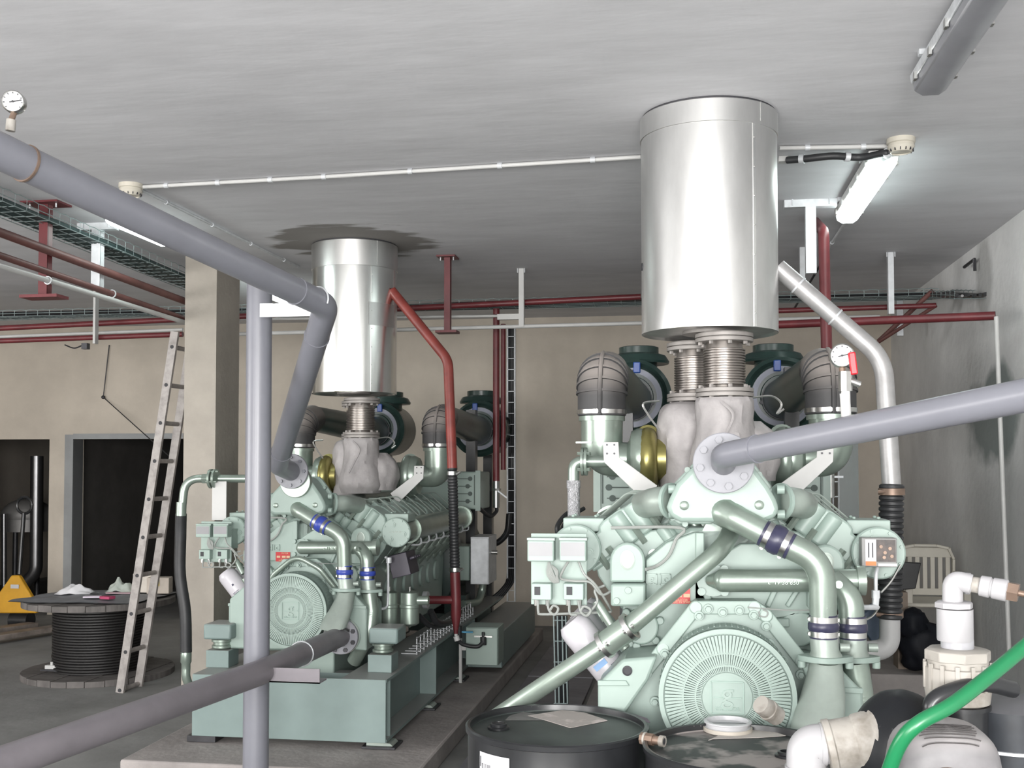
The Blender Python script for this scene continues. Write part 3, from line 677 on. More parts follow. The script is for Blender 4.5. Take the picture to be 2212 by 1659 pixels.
# --- control plate with pressure switches at the left
pn = thing
pa, pb_ = e(1147, 1152, .24), e(1268, 1308, .24)
pan = obj('switch_plate', MB().bb((pa.x, pa.y, pb_.z), (pb_.x, pa.y+.008, pa.z)), paint, eng, .002, label='pale green plate with four pressure switches')
obj('switch_arm', MB().bb((e(1225, 1140, .28).x, pa.y+.01, pb_.z+.08), (e(1262, 1140, .28).x, pa.y+.13, pa.z-.05)), paint, pan)
for px in (1170, 1239):
    c = e(px, 1189, .2); sw = obj('pressure_switch', MB().box(c, (.092, .06, .072)), paint, eng, .004)
    obj('dial_face', MB().box(c+V((0, -.0305, .006)), (.082, .003, .046)), greyscr, sw)
    obj('cover_strip', MB().box(c+V((0, .005, .04)), (.096, .055, .008)), paint, sw)
for px in (1171, 1240):
    c = e(px, 1277, .215); sw = obj('thermostat', MB().box(c, (.07, .04, .057)), paint, eng, .003)
    obj('window', MB().box(c+V((-.014, -.0205, .003)), (.02, .003, .028)), ink, sw)
    for dx in (-.02, .02): obj('gland', MB().cyl(c+V((dx, 0, -.028)), c+V((dx, 0, -.05)), .008, n=8), steel, sw)
gcab = M('grey_cable', (.27, .285, .27), .5)
def cab(pts, r=.0045): obj('cable', MB().tube(crom([e(x, y, d) for x, y, d in pts], 5), r, 7), gcab, pan)
for k in range(5): cab([(1186, 1214, .2), (1183+k*3, 1240, .19), (1198+k*2, 1258, .19), (1204-k, 1235, .19), (1192, 1222, .2)])
cab([(1228, 1212, .2), (1215, 1235, .19), (1212, 1250, .2), (1240, 1255, .19), (1275, 1258, .2), (1300, 1285, .22), (1330, 1270, .26)])
cab([(1250, 1212, .2), (1262, 1240, .19), (1285, 1262, .2), (1310, 1300, .24), (1320, 1320, .28)])
cab([(1162, 1297, .21), (1163, 1322, .2), (1172, 1327, .2), (1240, 1325, .21), (1320, 1322, .25)]); cab([(1182, 1297, .21), (1186, 1318, .2), (1198, 1328, .2), (1206, 1315, .2), (1196, 1308, .2), (1188, 1318, .2)])
cab([(1230, 1297, .21), (1231, 1325, .2), (1246, 1328, .2)]); cab([(1249, 1297, .21), (1255, 1322, .2), (1268, 1330, .2), (1276, 1318, .2), (1262, 1310, .2), (1254, 1320, .2)]); cab([(1268, 1330, .2), (1290, 1300, .22), (1285, 1275, .22), (1305, 1265, .24)])
cab([(1320, 1140, .3), (1470, 1140, .28), (1460, 1165, .28), (1445, 1200, .28), (1420, 1222, .28), (1395, 1230, .25)], .006)
cab([(1615, 1312, .15), (1700, 1318, .16), (1760, 1318, .2)], .0025); cab([(1640, 1320, .15), (1640, 1330, .15), (1655, 1332, .15), (1658, 1322, .15), (1648, 1317, .15)], .0025)

# --- stub cylinders at the left bottom
mb = MB(); mb.cyl(e(1288, 1300, .24), e(1322, 1352, .22), .016).cyl(e(1330, 1372, .2), e(1352, 1402, .19), .018); mb.cyl(e(1296, 1330, .25), e(1310, 1322, .25), .03, n=8)
obj('solenoid', mb, cast, eng)
# --- oil filters, row down the left side
for k in range(4):
    a0 = e(1286, 1342, .30)+V((-.005, .16*k, 0)); a1 = e(1236, 1342, .30)+V((-.0, .16*k, 0)); top = e(1248, 1362, .30)+V((0, .16*k, .0)); bot = e(1330, 1462, .30)+V((0, .16*k, 0))
    d = (bot-top).normalized(); ln = (bot-top).length
    fo = obj('oil_filter', MB().lathe([(0, -.045), (.045, -.04), (.058, -.02), (.06, 0), (.06, ln-.02), (.064, ln-.015), (.064, ln), (.05, ln)], top, d, 26), whitef, eng, label='white oil filter')
    if k == 0:
        mp_ = top+d*(ln-.07); mb = MB(); x_, y_, _ = basis(d)
        nrm = V((-.0, -1, 0)); nrm = (nrm-d*nrm.dot(d)).normalized(); sd = d.cross(nrm)
        mb.box(mp_+nrm*.0585+sd*.005, (.02, .05, .004), Matrix((d, sd, nrm)).transposed()); obj('blue_label', mb, M('blue_print', (.16, .30, .52), .4), fo)
        mb = MB().box(mp_-d*.075+nrm*.0592-sd*.012, (.012, .012, .002), Matrix((d, sd, nrm)).transposed()).box(mp_+d*.028+nrm*.053-sd*.03, (.012, .022, .004), Matrix((d, sd, nrm)).transposed())
        mb.box(mp_-d*.022+nrm*.0592+sd*.0, (.003, .035, .002), Matrix((d, sd, nrm)).transposed()).box(mp_-d*.03+nrm*.0592+sd*.0, (.003, .045, .002), Matrix((d, sd, nrm)).transposed())
        obj('print', mb, navy, fo)
mb = MB().bar(e(1330, 1470, .26), e(1330, 1470, .95), .08, .06); obj('filter_head', mb, paint, eng, .006)
# --- charge air: turbochargers, rubber elbows, filters
TD = 1.55
for s in (-1, 1):
    def mm(m_): return m_.mir(XA) if s > 0 else m_
    k0 = e(1300, 905, TD); k1 = e(1300, 835, TD); rr = .113
    cy = k1+V((0, .20, .12)); top = V((k1.x, k1.y+.11, e(1300, 772, TD).z-rr+.01))
    fl0 = V((XA-.463, YR+3.4, e(1375, 859, 3.4).z)); tb0 = V((k1.x+.01, k1.y+.26, fl0.z+.03))
    path = fillet([k0+V((0, 0, .015)), V((k1.x, k1.y, top.z)), tb0], .13, 10)
    el_ = obj('rubber_elbow', mm(MB().tube(path, [rr]*(len(path)-1)+[rr*.9], 28)), dusty, eng)
    mb = MB()
    L_ = len(path)
    for i in (2, 4, 6, 8, 10):
        p, t_ = path[i], (path[i+1]-path[i-1]).normalized(); mb.ring(p-t_*.006, p+t_*.006, rr+.008, rr-.004, 28)
    ct = []
    for i in range(0, L_-1):
        t_ = (path[min(i+1, L_-1)]-path[max(i-1, 0)]).normalized(); o_ = V((1, 0, 0)).cross(t_); o_ = -o_ if o_.y > 0 and i < 3 else o_
        ct.append(path[i]+(V((1, 0, 0)).cross(t_)).normalized()*(rr+.003)*(1 if V((1, 0, 0)).cross(t_).y < .01 else -1))
    mb.tube(ct, .011, 8)
    obj('elbow_ribs', mm(mb), dusty, el_)
    obj('elbow_clamp', mm(MB().ring(k0+V((0, 0, .022)), k0+V((0, 0, .042)), rr+.004, rr-.002, 28).box(k0+V((0, -rr-.004, .032)), (.035, .012, .014))), steel, el_)
    # compressor inlet bend and housing
    c1 = e(1310, 968, TD); ax = V((1, 0, 0)); tc = V((XA-.36, YR+TD, e(1385, 992, TD).z))
    ip = fillet([k0, V((k0.x, k0.y, tc.z)), V((tc.x-.02, k0.y, tc.z))], .24, 12)
    obj('compressor_inlet', mm(MB().tube(ip, [.098-.02*i/(len(ip)-1) for i in range(len(ip))], 24).ring(k0-ZD*.01, k0+ZD*.012, .108, .09, 28)), cast, eng)
    obj('compressor', mm(MB().lathe([(.07, -.045), (.09, -.03), (.13, -.02), (.145, .01), (.142, .035), (.12, .055)], tc, ax, 30)), cast, eng)
    sc = [tc+V((.055, .108*math.cos(g), .108*math.sin(g))) for g in [R(80-i*18) for i in range(20)]]
    obj('turbine_scroll', mm(MB().tube(sc, [.058-.0008*i for i in range(20)], 16).cyl(tc+V((.03, 0, 0)), tc+V((.14, 0, 0)), .10, n=26).bolts(tc+V((.12, 0, 0)), XD, .09, 8, .008, .02)), olive if s < 0 else cast, eng)
    # bright strap from the bend down to the vee
    b0, b1, b2 = e(1319, 955, TD-.32), e(1321, 988, TD-.32), e(1405, 1066, TD-.32)
    mb = MB(); w_ = .034
    pts = [b0+V((-w_, 0, 0)), b0+V((w_, 0, 0)), b1+V((w_, 0, 0)), b2+V((w_*.9, 0, w_*1.0)), b2+V((-w_*.6, 0, -w_*1.1)), b1+V((-w_, 0, -.02))]
    mb.prism(pts, (0, .006, 0)); st = obj('strap_bracket', mm(mb), white, eng, .002)
    mb = MB()
    for dx in (-.016, .016):
        for dzz in (-.012, -.05): mb.cyl(b0+V((dx, -.001, dzz)), b0+V((dx, -.004, dzz)), .0045, n=10)
    tiny('strap_bolts', mm(mb), darkst, st)
    # air filter
    flt = obj('air_filter', mm(MB().lathe([(.13, -.02), (.135, 0), (.19, .0), (.205, .02), (.225, .0), (.248, .02), (.25, .06), (.235, .08), (.235, .50), (.2, .54), (0, .56)], fl0, YD, 40)), filt, eng)
    obj('filter_band', mm(MB().ring(fl0+V((0, -.004, 0)), fl0+V((0, .012, 0)), .188, .155, 40)), band, flt)
    obj('filter_latch', mm(MB().box(fl0+V((.03, -.01, .19)), (.045, .03, .07))), M('blue_latch', (.02, .07, .30), .3), flt, .006)
    obj('filter_tube', mm(MB().tube([tb0+V((-.0, -.03, .0)), fl0+V((-.0, 0, -.02))], [.095, .125], 26)), filt, eng)
    mb = MB().ring(fl0+V((0, -.05, -.02)), fl0+V((0, -.03, -.02)), .128, .115, 28); mb.bolts(fl0+V((.0, -.04, -.02)), YD, .13, 2, .012, .02, R(8)); obj('tube_clamp', mm(mb), darkst, flt)
    sk0 = fl0+V((.03, .30, .2)); zt = 2.38
    obj('intake_stack', mm(MB().cyl((sk0.x, sk0.y, sk0.z-.05), (sk0.x, sk0.y, zt), .12, n=28)), filt, flt)
    obj('rain_cap', mm(MB().lathe([(.115, -.02), (.195, -.035), (.20, -.02), (.175, .02), (.13, .035), (.13, .075), (.115, .08), (0, .08)], (sk0.x, sk0.y, zt), ZD, 32)), filt, flt)
# --- cooler case across the rear, with stamped channels
kc0 = e(1275, 1090, 2.55); kc1 = e(1790, 992, 2.55)
ic = obj('intercooler', MB().bb((XA-.64, kc0.y, kc0.z-.03), (XA+.64, kc0.y+.42, kc1.z+.02)), paint, eng, .012)
for s in (-1, 1):
    mb = MB(); x0 = XA+s*.545; y = kc0.y-.003; zm = (kc0.z+kc1.z)/2
    for i, dzz in enumerate((.09, .03, -.03, -.09)):
        z = zm+dzz; mb.bar((x0+s*.02, y, z), (x0-s*.10, y, z), .010, .006, ZD); mb.cyl((x0-s*.02*(i % 2)+s*.01, y+.002, z), (x0-s*.02*(i % 2)+s*.01, y-.004, z), .018, n=14)
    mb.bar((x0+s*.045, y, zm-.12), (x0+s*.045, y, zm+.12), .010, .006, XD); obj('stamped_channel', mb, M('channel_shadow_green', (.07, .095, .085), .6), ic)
    mb = MB()
    for z in (-.12, .12):
        for x in (0,): mb.cyl((x0+s*.078, y+.02, zm+z), (x0+s*.078, y-.008, zm+z), .012, n=8)
    tiny('case_bolts', mb, paint, ic)
    mb = MB().bb((XA+s*.64, kc0.y-.012, kc0.z-.04), (XA+s*.60, kc0.y+.01, kc1.z+.03)); obj('case_flange', mb, paint, ic)
# --- exhaust: manifold in the vee, lagging, bellows
obj('exhaust_manifold', MB().cyl((XA, YR+.42, 1.50), (XA, YR+2.4, 1.50), .085, n=20).cyl((XA+.02, YR+.34, 1.42), (XA+.02, YR+.42, 1.42), .10, n=20), castd, eng)
bx = [(e(1565, 860, 1.27), .089, 0), (e(1499, 868, 1.62), .089, 1)]
for k, (c, r, rear) in enumerate(bx):
    zb = e(1565, 853, 1.27).z-.01; ztop = e(1565, 722, 1.27).z
    x, y = c.x, c.y
    prof = [(r*.85, zb+.03)]; nconv = 14; z0_, z1_ = zb+.05, ztop-.065
    prof.append((r*.9, z0_))
    for i in range(nconv):
        za = z0_+(z1_-z0_)*i/nconv; h = (z1_-z0_)/nconv
        prof += [(r*.93, za+h*.1), (r*1.02, za+h*.3), (r*1.02, za+h*.7), (r*.93, za+h*.9)]
    prof += [(r*.9, z1_), (r*.85, ztop-.03)]
    bl = obj('exhaust_bellows', MB().lathe([(a_, h-zb) for a_, h in prof], (x, y, zb), ZD, 36, cap=False), bellow, eng)
    for nm, za in (('lower_flange', zb), ('upper_flange', ztop)):
        sg = 1 if za == zb else -1
        mb = MB().cyl((x, y, za), (x, y, za+sg*.017), .125, n=36).cyl((x, y, za+sg*.02), (x, y, za+sg*.037), .125, n=36).cyl((x, y, za+.005), (x, y, za+sg*.03), .11, n=30); obj(nm, mb, flangem, bl, .002)
        tiny('flange_bolts', MB().bolts((x, y, za-.014 if sg < 0 else za-.012), ZD, .105, 8, .010, .012 if sg > 0 else .0139, .2).bolts((x, y, za-.05 if sg < 0 else za+.037), ZD, .105, 8, .010, .014, .2), flangem, bl)
def lump(c, r, seed, disp=.13, ns=2.6): return MB().sph(c, r, 36, 24, disp, ns, seed)
zf = bx[0][0].z
def sack(x, y, prof, seed, disp=.015, n=44):
    mb = MB(); vs = []; m = len(prof)
    for i, (r, z) in enumerate(prof):
        for k in range(n):
            t = 2*math.pi*k/n; d = V((math.cos(t), math.sin(t), 0))
            f = noise.noise(V((d.x*2.1, d.y*2.1, z*9+seed)))+.5*noise.noise(V((d.x*5, d.y*5, z*16+seed)))
            vs.append(V((x, y, z))+d*(r+disp*f*min(1, r/.1)))
    mb.add(vs, [(i*n+k, i*n+(k+1) % n, (i+1)*n+(k+1) % n, (i+1)*n+k) for i in range(m-1) for k in range(n)]+[tuple(range(n)), tuple(range((m-1)*n, m*n))])
    return mb
def smooth_prof(pts, n=26):
    c = crom([V((r, 0, z)) for r, z in pts], n//max(1, len(pts)-1)+2); return [(p.x, p.z) for p in c]
x_, y_ = bx[0][0].x, bx[0][0].y
mb = sack(x_, y_, smooth_prof([(.118, zf+.0), (.126, zf-.03), (.122, zf-.12), (.128, zf-.18), (.15, zf-.25), (.155, zf-.32), (.13, zf-.38)]), 3.3)
mb.join(sack(x_+.10, y_+.08, smooth_prof([(.06, zf-.10), (.12, zf-.16), (.14, zf-.26), (.12, zf-.36)]), 8.1))
obj('lagging_blanket', mb, lag, eng, label='silver cloth lagging')
mb = sack(bx[1][0].x-.03, bx[1][0].y-.06, smooth_prof([(.07, zf+.0), (.115, zf-.02), (.135, zf-.08), (.138, zf-.2), (.128, zf-.30), (.132, zf-.40), (.10, zf-.48)]), 5.7)
obj('lagging_blanket', mb, lag, eng, label='silver cloth lagging')
mb = MB(); cx, cyy = bx[0][0].x, bx[0][0].y
mb.tube(crom([V((cx-.02, cyy-.145, zf-.02)), V((cx+.03, cyy-.15, zf-.08)), V((cx+.0, cyy-.16, zf-.16)), V((cx-.04, cyy-.17, zf-.24))]), .006, 6)
tiny('lagging_laces', mb, lag, eng)
mb = MB().tube(crom([V((cx+.12, cyy-.02, zf+.0)), V((cx+.2, cyy-.02, zf+.005)), V((cx+.24, cyy-.02, zf-.03)), V((cx+.22, cyy-.02, zf-.07)), V((cx+.25, cyy-.02, zf-.05))]), .005, 6)
obj('tie_wire', mb, steel, eng); mb = MB().tube(crom([V((cx-.28, cyy, zf-.01)), V((cx-.35, cyy, zf-.02)), V((cx-.33, cyy, zf-.07)), V((cx-.28, cyy, zf-.14))]), .005, 6)
obj('tie_wire', mb, steel, eng)
# --- generator behind the engine
gz = 1.02
gen = obj('generator', MB().lathe([(.30, 2.5), (.47, 2.52), (.47, 2.7), (.43, 2.72), (.43, 3.75), (.38, 3.8), (0, 3.8)], (XA, YR, gz), YD, 40), filt, eng, ang=30)
for s in (-1, 1):
    mb = MB(); mb.bb((XA+s*.52, YR+2.95, .42), (XA+s*.44, YR+3.05, 2.25)); mb.bb((XA+s*.52, YR+3.75, .42), (XA+s*.44, YR+3.85, 2.0)); mb.bb((XA+s*.50, YR+2.95, 1.55), (XA+s*.46, YR+3.85, 1.6)); obj('filter_stand', mb, blackp, eng)
mb = MB()
for s in (-1, 1): obj('generator_foot', MB().bb((XA+s*.3, YR+2.75, .45), (XA+s*.48, YR+3.7, .72)), filt, eng)
# ------------------------------------------------------------------ second engine, and what differs between the two
leng = copy_tree(eng, d=DL)
leng['label'] = 'left pale green V engine on the long frame behind the grey post'
for o in leng.children:
    if o.name.startswith('coupling_hose'):
        o.data = o.data.copy(); o.data.materials[0] = blue
# right engine only
mb = MB().tube(fillet([e(1580, 1145, .28), e(1560, 1185, .14), e(1340, 1370, .03), e(1120, 1518, .17), e(1040, 1572, .22)], [.12, 0, 0], 8), .0315, 22)
obj('vent_pipe', mb, cast, eng)
v0, v1 = e(1352, 1360, .036), e(1304, 1394, .05); vd = (v1-v0).normalized()
obj('vent_sleeve', MB().cyl(v0-vd*.02, v1+vd*.0, .042, n=24), cast, eng)
for c in (v0-vd*.015, v1-vd*.005):
    a_, b_, _ = basis(vd); mb = MB().ring(c-vd*.008, c+vd*.008, .048, .038, 24)
    for sg in (-1, 1): mb.cyl(c+V((.0, -.045, .0))+vd*.012*sg, c+V((0, -.045, 0))+vd*.02*sg, .008, n=8)
    obj('vent_clamp', mb, steel, eng)
# switch box on the right drum cover
bc = e(1896, 1192, .325)
bx_ = obj('relay_box', MB().box(bc, (.115, .06, .098)), M('grey_box_frame', (.22, .22, .215), .45), eng, .003, label='open grey relay box with dark inside')
mb = MB().box(bc+V((-.028, -.031, 0)), (.036, .004, .088)); obj('scale_plate', mb, label, bx_)
obj('dark_inside', MB().box(bc+V((.022, -.031, .006)), (.062, .003, .074)), M('brown_black_inside', (.045, .03, .025), .4, 0, .7, 40), bx_)
mb = MB()
for dx in (-.035, -.022): mb.box(bc+V((dx, -.034, .008)), (.003, .002, .05))
obj('scale_slots', mb, ink, bx_)
obj('orange_mark', MB().box(bc+V((-.028, -.034, -.037)), (.034, .003, .014)), M('orange_label', (.7, .18, .05), .5), bx_)
obj('terminal_strip', MB().box(bc+V((.026, -.034, -.041)), (.062, .004, .010)), white, bx_)
mb = MB()
for dx, dzz in ((.005, .02), (.018, .0), (.034, .014), (.04, -.012), (.015, -.016)): mb.cyl(bc+V((dx, -.033, dzz)), bc+V((dx, -.037, dzz)), .006, n=8)
obj('coils', mb, brass, bx_)
mb = MB().tube(crom([bc+V((-.0, 0, -.049)), e(1892, 1245, .3), e(1892, 1280, .3)], 4), .0065, 8).cyl(e(1892, 1275, .3), e(1892, 1292, .3), .014, n=8).cyl(e(1892, 1292, .3), e(1890, 1315, .3), .012, n=8).cyl(e(1895, 1312, .3), e(1862, 1312, .22), .009, n=8)
obj('sensing_line', mb, galv, eng)
mb = MB().tube(crom([e(1945, 1220, .36), e(1925, 1255, .33), e(1903, 1280, .3)], 5), .004, 6).tube(crom([e(1900, 1310, .3), e(1885, 1330, .3), e(1868, 1340, .25)], 5), .004, 6); obj('capillary', mb, steel, eng)
# braided hose and elbow at the left of the right engine
h0, h1, h2, h3 = e(1325, 997, 1.32), e(1262, 997, 1.32), e(1238, 1020, 1.32), e(1239, 1040, 1.32)
obj('breather_elbow', MB().tube(fillet([h0, V((h3.x, h0.y, h0.z)), h3], .055, 8), .0255, 18), cast, eng)
mb = MB().cyl(h1+V((-.013, 0, 0)), h1+V((-.001, 0, 0)), .063, n=24).cyl(h1+V((.002, 0, 0)), h1+V((.014, 0, 0)), .063, n=24); mb.bolts(h1+V((-.028, 0, 0)), XD, .05, 4, .008, .055, .78); mb.box(h1+V((0, 0, .085)), (.07, .05, .008)); obj('breather_flange', mb, cast, eng)
obj('braided_hose', MB().tube([h3, e(1240, 1160, 1.30), e(1243, 1230, 1.2)], .028, 16).ring(h3-ZD*.03, h3+ZD*.005, .031, .02, 18), M('braided_steel', (.5, .5, .52), .45, .6, .25, 60, bump=.6, bscale=160), eng)
obj('black_cable', MB().tube(crom([e(1248, 1105, 1.6), e(1225, 1110, 1.55), e(1205, 1135, 1.5), e(1206, 1160, 1.5)]), .012, 8).tube(crom([e(1262, 1098, 1.65), e(1235, 1115, 1.6), e(1215, 1140, 1.55), e(1214, 1170, 1.5)]), .01, 8), blackp, eng)
# left engine only : breather line with elbow, drain hose, canisters, junction boxes
def ml(px, py, dy): return P(px, py, YL+dy)
r0, r1, r2, r3 = ml(560, 1034, .55), ml(455, 1034, .45), ml(400, 1045, .43), ml(392, 1075, .43)
obj('breather_pipe', MB().tube(fillet([r0, V((r2.x, r2.y, r1.z)), V((r3.x, r3.y, ml(392, 1112, .43).z))], .10, 9), .026, 18), cast, leng)
mb = MB().cyl(ml(392, 1085, .43), ml(391, 1114, .43), .032, n=18); obj('breather_nozzle', mb, cast, leng)
fc = V((ml(462, 1034, .45).x, (r1.y+r2.y)/2+.004, r1.z)); mb = MB()
for dx in (-.022, .006): mb.cyl(fc+V((dx, 0, 0)), fc+V((dx+.016, 0, 0)), .062, n=26)
mb.bolts(fc+V((-.03, 0, 0)), XD, .049, 4, .008, .07, .4); mb.cyl(fc+V((-.07, 0, 0)), fc+V((-.022, 0, 0)), .034, n=6)
obj('breather_flange', mb, cast, leng, .002)
w0, w1 = ml(458, 1050, .42), ml(490, 1124, .42); obj('strap_hanger', MB().bb((w0.x, w0.y, w1.z), (w1.x-.005, w0.y+.008, w0.z+.03)), white, leng, .002)
hp_ = crom([ml(391, 1110, .44), ml(390, 1160, .46), ml(389, 1240, .46), ml(400, 1320, .44), ml(402, 1400, .44), ml(402, 1408, .44)], 5)
obj('drain_hose', MB().tube(hp_, .036, 18), rubber, leng)
obj('drain_spout', MB().lathe([(.030, 0), (.034, .01), (.034, .075), (.028, .085), (.028, .12)], ml(402, 1404, .44), -ZD, 20).tube(crom([ml(402, 1440, .44), ml(402, 1462, .44), ml(409, 1482, .46)], 4), .027, 16), cast, leng)
for px, w_ in ((841, 37), (885, 40)):
    t0, b0 = ml(px, 1278, .5), ml(px, 1346, .5); r = w_/2/2380*7.0
    o = obj('fuel_filter', MB().lathe([(0, .006), (r*.6, .003), (r, -.005), (r, -.075), (r*1.08, -.08), (r*1.08, -.095), (r, -.1), (r, -(t0.z-b0.z)), (r*.7, -(t0.z-b0.z)-.012), (r*.2, -(t0.z-b0.z)-.02), (0, -(t0.z-b0.z)-.03)], t0, ZD, 24), cast, leng)
    obj('drain_cock', MB().cyl(t0, t0+ZD*.03, .008, n=8), steel, o)
obj('filter_outlet', MB().cyl(ml(895, 1297, .5), ml(926, 1297, .5), .028, n=16), cast, leng)
ip0 = ml(872, 1218, .55); mb = MB().box(ip0, (.12, .22, .14), Matrix.Rotation(R(-14), 3, 'Y'))
for k in range(4): mb.cyl(ip0+V((.06, -.08+.05*k, .04)), ip0+V((.09, -.08+.05*k, .05)), .010, n=8)
obj('governor_box', mb, M('dark_violet_box', (.045, .04, .055), .5), leng, .008)
a_ = ml(885, 1185, .75)
many('injection_pump', lambda p: MB().cyl(p+V((-.20, 0, -.20)), p+V((-.02, 0, .02)), .026, n=12).cyl(p+V((-.12, 0, -.10)), p+V((-.06, 0, -.035)), .036, n=10).cyl(p+V((-.03, 0, .0)), p+V((.02, 0, .05)), .012, n=8), [a_+V((0, .225*k, 0)) for k in range(8)], cast, leng)
many('injection_line', lambda p: MB().tube(crom([p+V((-.02, .05, .02)), p+V((.06, .06, .03)), p+V((.02, .09, .12)), p+V((-.06, .09, .15))], 4), .006, 6), [a_+V((0, .225*k, 0)) for k in range(8)], galv, leng)
many('tappet_cover', lambda p: MB().box(p+V((-.20, .11, -.10)), (.07, .11, .12), Matrix.Rotation(R(-36), 3, 'Y')), [a_+V((0, .225*k, 0)) for k in range(8)], castd, leng, .006)
many('push_rod', lambda p: MB().cyl(p+V((-.30, .07, -.34)), p+V((-.04, .07, .06)), .010, n=8), [a_+V((0, .225*k, 0)) for k in range(8)], cast, leng)
mb = MB().tube(crom([ml(832, 1203, .4), ml(838, 1215, .4), ml(838, 1290, .42), ml(834, 1312, .42), ml(815, 1316, .42)], 5), .008, 8).cyl(ml(840, 1204, .38), ml(840, 1216, .38), .018, n=12); obj('fuel_line', mb, galv, leng)
b0, b1 = ml(1016, 1262, 2.45), ml(1056, 1160, 2.45)
o = obj('terminal_box', MB().bb((b0.x, b0.y, b0.z), (b1.x, b0.y+.36, b1.z)), galv, leng, .004, label='grey terminal box')
obj('lock', MB().cyl((b1.x, b0.y+.12, b1.z-.13), (b1.x+.05, b0.y+.12, b1.z-.13), .018, n=10), steel, o)
obj('lid', MB().bb((b0.x+.005, b0.y-.012, b0.z+.01), (b1.x-.005, b0.y, b1.z-.01)), galv, o, .002)
c0, c1 = ml(978, 1254, 2.5), ml(1014, 1180, 2.5); obj('terminal_cover', MB().bb((c0.x, c0.y, c0.z), (c1.x, c0.y+.3, c1.z)), paint, leng, .01)
c0, c1 = ml(938, 1040, 1.9), ml(968, 1012, 1.9); obj('tag_plate', MB().bb((c0.x, c0.y, c0.z), (c1.x, c0.y+.006, c1.z)), galv, leng)
mb = MB().tube(crom([ml(1000, 1305, 2.3), ml(1030, 1300, 2.5), ml(1040, 1280, 2.6), ml(1045, 1250, 2.6)]), .03, 12); obj('cable_sleeve', mb, cast, leng)
mb = MB().tube(crom([ml(930, 1320, .9), ml(945, 1345, 1.), ml(975, 1342, 1.3), ml(990, 1315, 1.6)]), .022, 10).tube(crom([ml(905, 1330, .9), ml(930, 1352, 1.), ml(960, 1350, 1.3)]), .018, 10); obj('black_hose', mb, rubber, leng)
mb = MB().tube(fillet([ml(560, 1300, .16), ml(592, 1240, .12), ml(640, 1200, .11), ml(690, 1228, .11), ml(765, 1320, .2)], .10, 6), .016, 10); obj('water_rail', mb, cast, leng)
# ------------------------------------------------------------------ base frames
def frame(t, x0, x1, y0, y1, z0, z1, front=True, pads=()):
    if front: obj('frame_plate', MB().bb((x0, y0, z0), (x1-.002, y0+.012, z1)), skidp, t, .002)
    for s, xo in ((1, x1), (-1, x0)):
        xi = xo-s*.26
        mb = MB().bb((xi, y0+.012, z1-.016), (xo, y1, z1)).bb((xi, y0+.012, z0), (xo, y1, z0+.016)).bb((xo-s*.13, y0+.012, z0+.016), (xo-s*.115, y1, z1-.016))
        obj('side_beam', mb, skidp, t)
        for y in (y0+.10, y0+1.25, y0+2.6):
            if y < y1: obj('stiffener', MB().bb((xo-s*.114, y, z0+.016), (xo-s*.004, y+.012, z1-.016)), skidp, t)
    for y in (y0+.42, y0+1.6, y1-.05): obj('cross_member', MB().bb((x0+.26, y, z0+.02), (x1-.26, y+.1, z1-.05)), skidp, t)
    mb = MB().cyl((x1-.05, y0+.099, z1-.055), (x1-.05, y0+.102, z1-.055), .019, n=18)
    obj('lifting_hole', mb, ink, t)
    for y in pads:
        mb = MB().bb((x1-.14, y-.09, z0-.035), (x1+.05, y+.09, z0-.022)); o = obj('pad', mb, darkst, t, .002)
        obj('wedge', MB().prism([V((x1-.12, y-.06, z0-.022)), V((x1+.03, y-.06, z0-.022)), V((x1+.015, y-.06, z0-.008)), V((x1-.12, y-.06, z0+.0))], (0, .12, 0)), castd, o)
        obj('pad', MB().bb((x0-.03, y-.09, z0-.035), (x0+.14, y+.09, z0)), darkst, t, .002)
    return t
fy = 5.93
fx0, fx1 = P(415, 1500, fy).x, P(834, 1500, fy).x; fz0, fz1 = P(620, 1594, fy).z, P(760, 1467, fy).z
lf = frame(leng, fx0, fx1, fy, 9.9, .152, fz1, True, (6.02, 7.0, 7.95))
rf_ = frame(eng, XA-.45, XA+.6, 3.82, 7.5, .235, .55, False, (4.2, 5.4))
# engine mounts of the left frame
def mount(c, z0, z1, foot):
    obj('mount_block', MB().bb((c.x-.075, c.y-.06, z0), (c.x+.065, c.y+.09, z0+.10)), skidp, lf, .003)
    obj('rubber_mount', MB().lathe([(.045, .10), (.06, .11), (.06, .122), (.05, .126), (.05, .14), (.062, .145), (.062, .158), (.04, .165)], (c.x-.005, c.y+.01, z0), ZD, 24), cast, lf)
    obj('mount_foot', MB().bb((c.x-.085+foot*.02, c.y-.08, z0+.165), (c.x+.085+foot*.02, c.y+.12, z0+.255)), skidp, lf, .012)
mount(V((P(480, 1420, 6.2).x, 6.2, 0)), fz1, 0, 0); mount(V((P(828, 1430, 6.2).x, 6.2, 0)), fz1, 0, 1)
b0, b1 = P(497, 1400, 6.22), P(560, 1265, 6.22)
obj('engine_foot', MB().prism([V((b0.x, 6.2, b0.z)), V((b0.x+.55, 6.2, b0.z)), V((b0.x+.55, 6.2, b1.z+.02)), V((b0.x+.12, 6.2, b1.z+.02)), V((b0.x, 6.2, b1.z-.08))], (0, .25, 0)), paint, lf, .012)
b0 = P(640, 1440, 6.35); b1 = P(722, 1385, 6.35); obj('sump_block', MB().bb((b0.x, b0.y, fz1-.16), (b1.x, b0.y+.6, b1.z)), paint, lf, .01)
